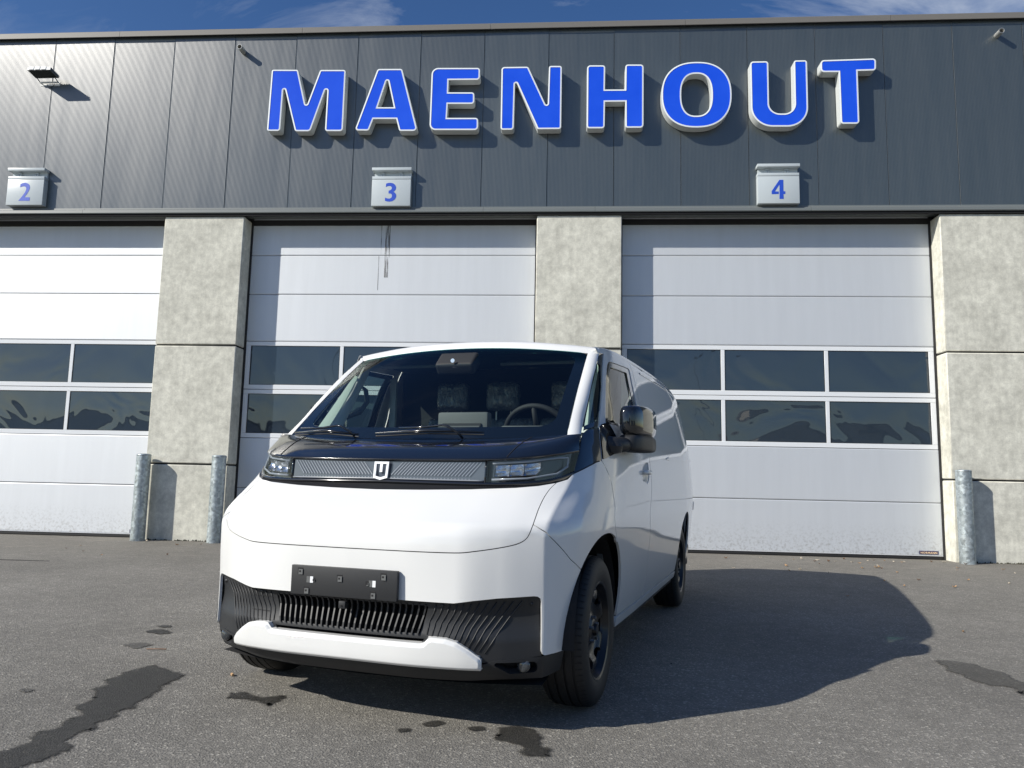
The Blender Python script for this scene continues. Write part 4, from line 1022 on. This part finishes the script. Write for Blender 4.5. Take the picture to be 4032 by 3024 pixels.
# lower black apron, wraps round to the wheel arches
ap = fronts([(0, .292), (.60, .292), (.64, .31), (.80, .322)]) + [(1.0, .322)] + sides([(-.43, .318), (-.385, .318), (-.375, .235), (-.44, .225)]) + [(1.0, .222)] + fronts([(.72, .208), (.55, .196), (.30, .190), (0, .190)])
ap = clean([(-a, b) for a, b in reversed(ap)] + ap[1:-1])
def apf(a, z, off=0.): return surf(a, z, off - .012 - .35 * max(0, .24 - z))
def fog_loop(sg):
    L = rounded([(.625 / .82, .302, .01), (.80 / .82, .302, .03), (.80 / .82, .252, .02), (.70 / .82, .245, .02)], 3); return [(sg * a, b) for a, b in (L if sg > 0 else reversed(L))]
patch('front_apron', [ap, fog_loop(1), fog_loop(-1)], 'black_plastic', fn=apf, sp=.03, gap=0, flange=.03)
for sg in (1, -1):
    patch('fog_recess', [inset(fog_loop(sg), -.01)], 'underbody_dark', fn=apf, sp=.04, gap=0, off=-.04, flange=0)
    c = Vector(apf(sg * .755 / .82, .278, -.012)); fo = MB(); fo.lathe([(.02, .0), (.02, .026), (-.004, .028), (-.009, .024), (-.013, .012), (-.0145, 0)], 20, 'y', tuple(c)); fo.build('fog_light', 'fog_lens', van, smooth=True)
grid('apron_underside', lambda u, v: (u * (.80 - .04 * v), -.60 + .10 * abs(u) ** 3 + v * .45, .19 + .01 * abs(u) + .02 * v), lin(-1, 1, 17), lin(0, 1, 4), 'underbody_dark')
# number plate holder with its clips
hp = MB()
bev = bevel(MB().box(-.2545, .2545, -.772, -.752, .533, .655).build('plate_holder', 'black_plastic', van), .003)
def clip(u, v, w=.013, h=.014, kind=0):
    x = -.2545 + .509 * u; z = .655 - .122 * v
    if kind == 0:
        q = MB(); q.box(x - w, x + w, -.7728, -.7715, z - h, z + h, 0); q.box(x - w + .006, x + w, -.7765, -.7728, z - h, z + h - .006, 1); q.box(x - .004, x + .005, -.7769, -.7765, z - .005, z + .003, 0)
        q.build('plate_clip', ['dark_gap', 'cabin_grey'], bev)
    else:
        q = MB(); q.box(x - w, x + w * .1, -.7728, -.7715, z - h, z + h, 0); q.box(x + w * .1, x + w, -.7730, -.7715, z - h, z + h, 1); q.build('plate_cutout', ['cabin_grey', 'emblem_white'], bev)
for u, v in ((.09, .2), (.47, .36), (.875, .21), (.155, .84), (.785, .84)): clip(u, v)
clip(.185, .47, .016, .013, 1); clip(.775, .47, .016, .013, 1); clip(.225, .47, .006, .007); clip(.73, .47, .008, .009)

# wheels
def tyre_mesh():
    R0, Wd = .345, .108
    pr = [(-Wd + .006, .222), (-Wd + .001, .235), (-Wd - .004, .262), (-Wd - .004, .288), (-Wd + .003, .312), (-Wd + .014, .328), (-Wd + .028, .338)]
    gr = [-.062, -.022, .022, .062]
    for g in gr: pr += [(g - .0055, R0 - .0012 - .9 * g * g), (g - .0045, R0 - .009), (g + .0045, R0 - .009), (g + .0055, R0 - .0012 - .9 * g * g)]
    pr += [(-a, b) for a, b in reversed(pr[:7])]
    return pr
def make_wheel():
    w = MB().lathe(tyre_mesh(), 72, 'x').build('wheel', 'tyre_rubber', van, auto=28)
    # tread sipes on the shoulders
    si = MB()
    for k in range(72):
        t = 2 * math.pi * k / 72
        for sg in (1, -1):
            x0, x1 = sg * .070, sg * .100; r0, r1 = .3408, .3318; c, s = math.cos(t), math.sin(t); c2, s2 = math.cos(t + .012), math.sin(t + .012)
            si.add([(x0, r0 * c + 0, r0 * s), (x1, r1 * c, r1 * s), (x1, r1 * c2, r1 * s2), (x0, r0 * c2, r0 * s2)], [(0, 1, 2, 3)])
    si.build('tread_sipes', 'dark_gap', w, kind='stuff')
    rim = MB().lathe([(-.100, .226), (-.104, .222), (-.100, .212), (-.080, .205), (-.06, .196), (.05, .190), (.095, .205), (.10, .226)], 64, 'x').build('rim', 'rim_black', w, auto=40)
    holes = []
    for k in range(6):
        t0 = 2 * math.pi * k / 6; L = []
        for a, r in ((-.30, .175), (-.15, .183), (.0, .185), (.15, .183), (.30, .175), (.30, .150), (.20, .128), (0, .122), (-.20, .128), (-.30, .150)): L.append((r * math.cos(t0 + a), r * math.sin(t0 + a)))
        holes.append(L)
    outer = [(.196 * math.cos(2 * math.pi * k / 60), .196 * math.sin(2 * math.pi * k / 60)) for k in range(60)]
    prof = pchip([0, .04, .062, .085, .115, .150, .180, .2], [-.078, -.078, -.066, -.054, -.060, -.082, -.078, -.060])
    def disc(x, y, off=0.): return (prof(math.hypot(x, y)) - off, x, y)
    def dn(x, y):
        r = math.hypot(x, y) + 1e-6; g = (prof(r + .002) - prof(r - .002)) / .004; v = Vector((-1, g * x / r, g * y / r)); return v.normalized()
    patch('wheel_disc', [outer] + holes, 'rim_black', fn=disc, nfn=dn, sp=.014, gap=0, flange=.012, parent=w, bsp=.012)
    nu = MB()
    for k in range(5):
        t = 2 * math.pi * k / 5 + .3; nu.lathe([(-.086, 0), (-.086, .008), (-.06, .010)], 6, 'x', (0, .056 * math.cos(t), .056 * math.sin(t)))
    nu.build('wheel_nuts', 'steel', w); MB().lathe([(-.094, 0), (-.094, .026), (-.070, .031)], 24, 'x').build('hub_cap', 'rim_black', w, auto=30)
    MB().lathe([(-.01, 0), (-.01, .165), (.012, .165), (.012, 0)], 32, 'x').build('brake_disc', 'underbody_dark', w)
    return w
w0 = make_wheel()
spots = [(.822, 0, True), (-.822, 0, False), (.822, RA, True), (-.822, RA, False)]
for i, (x, y, left) in enumerate(spots):
    o = w0 if i == 0 else copy_tree(w0, van)
    o.location = (x, y, .345); o.rotation_euler = (R(17 * i), 0, math.pi if left else 0)
# wheel housings and floor
for yc in (0, RA):
    for sg in (1, -1):
        V = []; F = []; n = 24
        for k in range(n + 1):
            t = math.pi * k / n; y = yc - (ARCH_RX + .012) * math.cos(t); z = .33 + (ARCH_RZ + .012) * math.sin(t) ** .9
            V += [(sg * .915, y, z), (sg * .58, y, z)]
        for k in range(n): F.append((2 * k, 2 * k + 1, 2 * k + 3, 2 * k + 2))
        c = len(V); V += [(sg * .58, yc, .33)]; F += [(2 * k + 1, c, 2 * k + 3) for k in range(n)]
        mk('wheel_housing', V, F, 'underbody_dark', van)
fl = MB(); fl.box(-.58, .58, -.50, 4.15, .24, .28); fl.box(-.90, .90, .45, 2.66, .26, .34); fl.box(-.86, .86, 3.58, 4.15, .26, .34); fl.box(-.88, .88, 1.25, 1.27, .30, 1.30); fl.box(-.80, .80, 1.25, 1.27, 1.30, 1.79); fl.box(-.75, .75, -.42, -.40, .25, .95)
fl.build('chassis_floor', 'underbody_dark', van)
both('light_leak_shield', [sides([(.46, .35), (2.66, .35), (2.66, .80), (3.55, .80), (3.6, .35), (4.15, .35), (4.15, 1.27), (1.3, 1.27), (.20, 1.27), (.16, .82), (.42, .80)])], 'cabin_dark', sp=.15, gap=0, off=-.035, flange=0)  # dark sheet added inside the body sides to block light through the gaps
patch('nose_liner', [[(-.96, .56), (.96, .56), (.96, 1.0), (.6, .97), (-.6, .97), (-.96, 1.0)]], 'dark_gap', sp=.08, gap=0, off=-.028, flange=0)
both('wing_liner', [[(.93, .57)] + sides([(-.42, .66), (-.30, .80), (.1, .815), (.12, 1.05), (.0, 1.10)]) + [(1.02, 1.05), (.95, 1.0), (.95, .8)]], 'dark_gap', sp=.06, gap=0, off=-.028, flange=0)

# cabin
def dash_fn(u, v):
    P = [(.15, -.13, 1.205), (.15, -.02, 1.235), (.15, .10, 1.245), (.15, .26, 1.235), (.15, .33, 1.17), (.15, .34, .75)]
    i = min(4, int(v * 5)); t = v * 5 - i; a, b = P[i], P[i + 1]
    return (u * (.80 + .04 * min(1, v * 2)), a[1] + (b[1] - a[1]) * t + .09 * u * u, a[2] + (b[2] - a[2]) * t)
grid('dashboard', dash_fn, lin(-1, 1, 21), lin(0, 1, 16), 'cabin_grey', flip=False)
bevel(MB().box(-.005, .285, .13, .20, 1.25, 1.392).build('display_housing', 'cabin_grey', van), .015)
sc_ = MB().box(.03, .25, .120, .131, 1.27, 1.330).build('display_rear_vent', 'cabin_dark', van)
for k in range(3): MB().box(.035, .245, .114, .121, 1.272 + k * .018, 1.280 + k * .018).build('vent_bar', 'cabin_grey', van)
bevel(MB().box(.36, .60, .13, .20, 1.25, 1.318).build('instrument_hood', 'cabin_grey', van), .012)
st_ = MB(); c = Vector((.48, .40, 1.275)); ax = Matrix.Rotation(R(-62), 3, 'X'); RW = .185; pts = [c + ax @ Vector((RW * math.cos(t), RW * math.sin(t), 0)) for t in lin(0, 2 * math.pi, 41)]
st_.tube(pts, .015, 10, cap=False); 
for a in (0, math.pi, -math.pi / 2): st_.tube([c, c + ax @ Vector((RW * math.cos(a), RW * math.sin(a), 0))], .014, 8)
st_.lathe([(-.02, 0), (-.02, .06), (.02, .065)], 16, 'y', tuple(c)); st_.build('steering_wheel', 'cabin_dark', van, smooth=True)
def rbox(name, c, d, material, parent, r=.03, lev=2, rx=0):
    bm = bmesh.new(); bmesh.ops.create_cube(bm, size=1)
    for v in bm.verts: v.co = Vector((v.co.x * d[0], v.co.y * d[1], v.co.z * d[2]))
    bmesh.ops.bevel(bm, geom=list(bm.edges), offset=r, segments=4, profile=.6, affect='EDGES', clamp_overlap=True)
    bmesh.ops.transform(bm, matrix=Matrix.Translation(c) @ Matrix.Rotation(rx, 4, 'X'), verts=bm.verts)
    me = bpy.data.meshes.new(name); bm.to_mesh(me); bm.free(); me.materials.append(MAT[material]); me.polygons.foreach_set('use_smooth', [True] * len(me.polygons))
    return link(bpy.data.objects.new(name, me), parent)
for x, wd, hx in ((-.30, .46, [-.30]), (.10, .40, [.05]), (.50, .48, [.49])):
    st = rbox('seat', (x, .80, .80), (wd - .04, .50, .16), 'cabin_grey', van, .05)
    rbox('backrest', (x, 1.05, 1.14), (wd - .05, .13, .60), 'plastic_wrapped_seat', st, .05, rx=R(-10))
    for h in hx:
        rbox('headrest', (h, 1.02, 1.572), (.225, .10, .195), 'plastic_wrapped_seat', st, .045)
        MB().tube([(h - .05, 1.03, 1.42), (h - .05, 1.03, 1.50)], .006).tube([(h + .05, 1.03, 1.42), (h + .05, 1.03, 1.50)], .006).build('headrest_posts', 'steel', st)
grid('headliner', lambda u, v: (u * .74, .66 + .60 * v, 1.765 + .03 * (1 - u * u)), lin(-1, 1, 9), [0, 1], 'cabin_dark', flip=True)
for x in (-.40, .40): rbox('sun_visor', (x, .68, 1.735), (.46, .14, .02), 'cabin_grey', van, .008, rx=R(12))
rbox('sensor_pod', (0, .375, 1.695), (.235, .13, .075), 'cabin_dark', van, .02, rx=R(42)); MB().lathe([(0, 0), (0, .012)], 16, 'y', (0, .295, 1.70)).build('sensor_lens', 'chrome', van)
for sg in (1, -1):
    # pale inner pillar trims with grab handle
    V = []; F = []
    for v in lin(0, 1, 12):
        z = 1.285 + (1.735 - 1.285) * v; s = .185 + (.610 - .185) * v ** .97; wo = .815 - .035 * v; wi = .700 + .045 * v; r = .012
        V += [(sg * wo, s, z), (sg * (wi + r), s + .004, z), (sg * wi, s + .018, z), (sg * (wi + .01), s + .10, z)]
    for j in range(11):
        for i in range(3): F.append((4 * j + i, 4 * j + i + 1, 4 * j + i + 5, 4 * j + i + 4))
    mk('pillar_trim', V, F, 'cabin_pale', van, smooth=True)
    b1 = MB(); b1.box(min(sg * .80, sg * .845), max(sg * .80, sg * .845), 1.14, 1.165, 1.0, 1.72); b1.build('b_pillar_trim', 'cabin_pale', van)
    gh = MB(); gh.tube([(sg * .755, .60, 1.60), (sg * .715, .58, 1.575), (sg * .695, .57, 1.50), (sg * .705, .50, 1.43), (sg * .755, .40, 1.385)], [.010, .015, .015, .016, .014], 8); gh.build('grab_handle', 'cabin_grey', van, smooth=True)
    both_d = MB(); both_d.box(min(sg * .84, sg * .87), max(sg * .84, sg * .87), .30, 1.15, .40, 1.325); both_d.build('door_card', 'cabin_grey', van)
# wipers
for P in ([(-.70, -.165, 1.262), (-.47, -.215, 1.268), (-.28, -.225, 1.250)], [(-.17, -.245, 1.252), (.12, -.245, 1.268), (.40, -.215, 1.262)]):
    wp_ = MB(); wp_.tube(P, [.005, .009, .005], 6); wi = wp_.build('wiper', 'gloss_black', van, smooth=True)
    a = Vector(P[1]); ar = MB(); e = (P[1][0] + .17, -.21, 1.232)
    ar.tube([e, (e[0] - .02, -.235, 1.262), (e[0] - .07, -.245, 1.290), (e[0] - .10, -.24, 1.294), tuple(a + Vector((-.02, -.004, .016))), tuple(a + Vector((-.16, .0, .012)))], .006, 6); ar.build('wiper_arm', 'gloss_black', wi, smooth=True)
    MB().tube([(P[0][0], P[0][1] + .006, P[0][2] - .012), (P[1][0], P[1][1] + .006, P[1][2] - .014), (P[2][0], P[2][1] + .006, P[2][2] - .012)], .004, 5).build('wiper_blade', 'rubber_black', wi)
# door mirrors
for sg in (1, -1):
    def loft_mirror(name, rows, material, parent):
        V = []; F = []; n = 28
        for (y, cx, cz, hx, hz, e) in rows:
            for k in range(n):
                t = 2 * math.pi * k / n; c, s = math.cos(t), math.sin(t)
                V.append((sg * (cx - (.02 if sg < 0 else 0) + hx * abs(c) ** (2 / e) * (1 if c > 0 else -1)), y + (.12 if sg < 0 else 0), cz + hz * abs(s) ** (2 / e) * (1 if s > 0 else -1)))
        for j in range(len(rows) - 1):
            for k in range(n): F.append((j * n + k, j * n + (k + 1) % n, (j + 1) * n + (k + 1) % n, (j + 1) * n + k))
        F.append(tuple(range(n))); F.append(tuple((len(rows) - 1) * n + k for k in range(n - 1, -1, -1)))
        o = mk(name, V, F, material, parent, smooth=True); sharp(o, 50); return o
    m_ = loft_mirror('door_mirror', [(.325, .985, 1.36, .018, .045, 3.), (.333, .988, 1.36, .034, .066, 3.2), (.355, .995, 1.36, .048, .078, 3.6), (.42, 1.008, 1.362, .058, .083, 4.), (.54, 1.024, 1.364, .064, .084, 4.), (.64, 1.036, 1.362, .060, .082, 4.), (.685, 1.040, 1.360, .050, .074, 3.4), (.70, 1.040, 1.36, .034, .058, 3.)], 'gloss_black', van)
    loft_mirror('mirror_foot', [(.318, .985, 1.238, .028, .026, 3.5), (.34, .992, 1.240, .046, .044, 4.), (.42, 1.006, 1.242, .0575, .049, 4.), (.56, 1.022, 1.244, .064, .049, 4.), (.66, 1.034, 1.244, .058, .044, 4.), (.69, 1.036, 1.244, .040, .032, 3.5)], 'black_plastic', m_)
    am = MB(); am.tube([(sg * .895, .20, 1.225), (sg * .935, .235, 1.222), (sg * .970, .29, 1.228), (sg * .992, .38, 1.235)], [.048, .046, .040, .034], 14); am.build('mirror_arm', 'black_plastic', m_, smooth=True)
    MB().lathe([(-.02, .0), (-.02, .050), (.012, .058), (.03, .05), (.036, 0)], 20, 'z', (sg * .930, .235, 1.205)).build('mirror_pivot', 'black_plastic', m_, auto=30)
    MB().box(min(sg * .964, sg * .967), max(sg * .964, sg * .967), .42, .64, 1.30, 1.42).build('mirror_glass', 'mirror_glass', m_)
# ------------------------------------------------------------------ stains, leaves, twigs, pebbles
def closed_smooth(P):
    n = len(P); Q = catmull([P[-2], P[-1]] + list(P) + [P[0], P[1]], 3); return Q[6:6 + 3 * n]
def stain(name, pts, label, material, soft=.05):
    cx = sum(p[0] for p in pts) / len(pts); cy = sum(p[1] for p in pts) / len(pts)
    P = densify(closed_smooth([(x - cx, y - cy) for x, y in pts]), .018)
    J = min(.045, .25 * math.sqrt(abs(area(P)))); P = [(x + J * noise.noise(Vector((x * 7, y * 7, cx))) + .4 * J * noise.noise(Vector((x * 26, y * 26, cx))), y + J * noise.noise(Vector((x * 7, y * 7, 9 + cx))) + .4 * J * noise.noise(Vector((x * 26, y * 26, 5)))) for x, y in P]
    I = inset(P, soft * .6); O = inset(P, -soft * .9)
    vs, fs = triangulate([I], .12); n = len(P)
    V = [(x, y, 0) for x, y in vs]; k = len(V); V += [(x, y, 0) for x, y in I] + [(x, y, 0) for x, y in O]
    F = []
    for f in fs:
        a, b, c = (vs[i] for i in f); F.append(f if (b[0] - a[0]) * (c[1] - a[1]) - (c[0] - a[0]) * (b[1] - a[1]) > 0 else tuple(reversed(f)))
    s = 1 if area(P) > 0 else -1
    for i in range(n):
        j = (i + 1) % n; q = (k + i, k + n + i, k + n + j, k + j); F.append(q if s > 0 else tuple(reversed(q)))
    o = mk(name, V, F, material); o.location = (cx, cy, ground_z(cy) + .004)
    at = o.data.attributes.new('edge', 'FLOAT', 'POINT')
    vals = [1.0] * len(V)
    for i in range(n): vals[k + n + i] = 0.0
    if len(o.data.vertices) == len(vals): at.data.foreach_set('value', vals)
    tag(o, label, 'stain', 'damp stains on the asphalt'); return o
{'P2l': -6.284, 'P2r': -5.013, 'P3l': -0.488, 'P3r': 0.779, 'P4l': 5.347, 'D3l': -4.98, 'D4r': 5.315}
for pts, lab, mt in (
  ([(-2.231, -7.046), (-2.157, -7.027), (-2.04, -7.114), (-1.937, -7.214), (-1.954, -7.311), (-1.962, -7.402), (-1.92, -7.524), (-1.929, -7.605), (-1.923, -7.656), (-1.877, -7.749), (-1.936, -7.786), (-1.901, -7.869), (-1.928, -7.938), (-1.879, -7.995), (-1.891, -8.062), (-1.931, -8.083), (-1.903, -8.175), (-1.844, -8.291), (-1.859, -8.36), (-1.89, -8.443), (-1.951, -8.525), (-2.082, -8.356), (-2.062, -8.286), (-2.052, -8.177), (-2.084, -8.104), (-2.055, -8.04), (-2.088, -7.961), (-2.058, -7.891), (-2.158, -7.716), (-2.147, -7.638), (-2.188, -7.536), (-2.256, -7.505), (-2.231, -7.429), (-2.275, -7.345), (-2.274, -7.25), (-2.272, -7.167)], 'largest damp patch, trailing towards the lower left corner', 'damp_asphalt'),
  ([(-1.599, -7.476), (-1.574, -7.444), (-1.501, -7.447), (-1.443, -7.474), (-1.377, -7.483), (-1.336, -7.45), (-1.302, -7.499), (-1.312, -7.553), (-1.343, -7.609), (-1.417, -7.556), (-1.487, -7.553), (-1.556, -7.537)], 'dark narrow damp patch left of the van front wheel shadow', 'damp_asphalt'),
  ([(-2.711, -6.155), (-2.677, -6.066), (-2.577, -6.119), (-2.546, -6.189), (-2.628, -6.235)], 'small damp patch left of the van bumper, lower of two', 'damp_asphalt'),
  ([(-2.738, -5.964), (-2.679, -5.935), (-2.641, -5.986), (-2.696, -6.031)], 'very small damp patch left of the van bumper, upper of two', 'damp_asphalt'),
  ([(-2.565, -7.537), (-2.529, -7.526), (-2.493, -7.549), (-2.518, -7.586)], 'small faint damp spot far left', 'faint_damp_asphalt'),
  ([(-2.623, -6.537), (-2.555, -6.479), (-2.472, -6.52), (-2.503, -6.607), (-2.548, -6.649)], 'faint damp smear above the largest patch', 'faint_damp_asphalt'),
  ([(-0.284, -7.836), (-0.226, -7.786), (-0.148, -7.793), (-0.097, -7.869), (-0.103, -7.959), (-0.046, -8.036), (-0.063, -8.089), (-0.151, -8.091), (-0.165, -8.0), (-0.242, -7.956)], 'dark wet splash at the bottom of the picture below the van shadow', 'damp_asphalt'),
  ([(-0.595, -7.794), (-0.55, -7.737), (-0.502, -7.756), (-0.52, -7.796), (-0.564, -7.827)], 'small wet spot left of the dark splash', 'damp_asphalt'),
  ([(-0.39, -7.815), (-0.344, -7.79), (-0.331, -7.831), (-0.372, -7.848)], 'tiny wet spot just left of the dark splash', 'damp_asphalt'),
  ([(-0.684, -7.88), (-0.646, -7.857), (-0.631, -7.89), (-0.669, -7.913)], 'tiny wet spot farthest left of the dark splash', 'damp_asphalt'),
  ([(2.271, -6.197), (2.359, -6.183), (2.467, -6.268), (2.494, -6.458), (2.468, -6.708), (2.351, -6.915), (2.348, -6.759), (2.23, -6.728), (2.203, -6.541), (2.223, -6.348)], 'broad greyish damp smear at the right edge', 'faint_damp_asphalt'),
): stain('stain', pts, lab, mt, .02 if len(pts) < 7 else .035)
def leaf_mesh(nm, L, Wd, curl):
    n = 5; V = []; F = []
    for i in range(n + 1):
        t = i / n; w = Wd * math.sin(math.pi * min(.98, t * .92 + .04)) ** .8; y = (t - .5) * L; z = .004 + curl * (2 * t - 1) ** 2
        V += [(-w, y, z + curl * .5), (0, y, z), (w, y, z + curl * .7)]
    for i in range(n):
        for j in range(2): F.append((3 * i + j, 3 * i + j + 1, 3 * i + j + 4, 3 * i + j + 3))
    me = bpy.data.meshes.new(nm); me.from_pydata(V, [], F); return me
lm_ = []
for nm, m_, L, Wd, c in (('fallen_leaf', 'leaf_tan', .055, .016, .012), ('fallen_leaf', 'leaf_brown', .045, .014, .016), ('fallen_leaf', 'leaf_pale', .05, .013, .010)):
    me = leaf_mesh(nm, L, Wd, c); me.materials.append(MAT[m_]); lm_.append((me, m_))
rl = random.Random(5)
for k in range(64):
    if k < 46: x = rl.gauss(4.3, 1.3); y = -abs(rl.gauss(0, .9)) - .05
    elif k < 56: x = rl.uniform(-8.5, -4.8); y = -rl.uniform(.2, 2.2)
    else: x = rl.uniform(1.2, 5.5); y = rl.uniform(-5.5, -2)
    me, m_ = lm_[rl.choice((0, 0, 1, 2))]
    o = bpy.data.objects.new('fallen_leaf', me); COL.objects.link(o); o.location = (x, y, ground_z(y) + .001); s = rl.uniform(.5, 1.15); o.scale = (s, s, s); o.rotation_euler = (rl.uniform(-.2, .2), rl.uniform(-.2, .2), rl.uniform(0, 6.3))
    tag(o, 'small dry leaf lying on the asphalt in front of the doors', 'leaf', 'dry leaves scattered on the asphalt')
def twig(pts, r, label, material='twig'):
    c = Vector(pts[0]); t = MB().tube([Vector(p) - c for p in pts], r, 5).build('twig', material, None); t.location = c; tag(t, label, 'twig'); return t
twig([(-2.44, -6.665, .008), (-2.38, -6.66, .010), (-2.33, -6.645, .007)], .004, 'thin straight twig on the asphalt left of the van')
twig([(-1.72, -7.13, .006), (-1.70, -7.16, .008)], .007, 'short pale wood chip on the asphalt near the dark patch', 'leaf_tan')
twig([(-6.6, -2.7, .012), (-6.2, -2.72, .014), (-5.8, -2.70, .012)], .007, 'long dark twig lying parallel to the building at the left', 'stone_dark')
for k in range(34):
    x = rl.uniform(-4.5, 4.5); y = rl.uniform(-8.6, -1.0)
    bm = bmesh.new(); bmesh.ops.create_icosphere(bm, subdivisions=1, radius=rl.uniform(.003, .0065))
    for v in bm.verts: v.co = Vector((v.co.x * rl.uniform(.8, 1.4), v.co.y, v.co.z * .6))
    me = bpy.data.meshes.new('pebble'); bm.to_mesh(me); bm.free(); me.materials.append(MAT[rl.choice(('stone_grey', 'stone_grey', 'stone_dark'))])
    o = bpy.data.objects.new('pebble', me); COL.objects.link(o); o.location = (x, y, ground_z(y) + .002); tag(o, 'tiny loose stone on the asphalt', 'pebble', 'loose pebbles on the asphalt')

# halls added behind the camera for reflections in panes and paint, plus light masts
for i, (x, w, h, y, c) in enumerate(((-46, 30, 6.0, -62, 'flood_white'), (-8, 34, 7.5, -70, 'grey_trim'), (34, 36, 5.5, -58, 'sill_concrete'), (75, 34, 6.5, -50, 'grey_trim'))):
    b = thing('added_hall', ['pale low hall added across the yard for reflections, leftmost', 'dark grey hall added across the yard for reflections, second from left', 'sand coloured low hall added across the yard for reflections', 'grey hall added at the far right across the yard for reflections'][i], 'building', (x, y, -.1))
    MB().box(-w / 2, w / 2, -12, 0, 0, h).build('hall_wall', c, b); MB().box(-w / 2 - .2, w / 2 + .2, -12.2, .2, h, h + .3).build('hall_roof', 'brown_grey_coping', b)
    for k in range(4): MB().box(-w / 2 + 3 + k * w / 4.2, -w / 2 + 3 + k * w / 4.2 + 3.6, 0, .05, .1, 4).build('hall_door', 'door_aluminium', b)
for i, (x, y) in enumerate(((-14, -34), (9, -40), (22, -30))):
    b = thing('light_mast', ['twin light mast across the yard, left', 'twin light mast across the yard, middle', 'twin light mast across the yard, right'][i], 'light mast', (x, y, 0)); MB().tube([(0, 0, 0), (0, 0, 10)], [.09, .05], 10).build('mast_pole', 'galvanised_steel', b)
    for s in (-.45, .45): MB().box(s - .22, s + .22, -.15, .15, 9.95, 10.2).build('mast_lamp', 'flood_grey', b)
    MB().box(-.6, .6, -.03, .03, 9.9, 9.96).build('mast_crossarm', 'galvanised_steel', b)
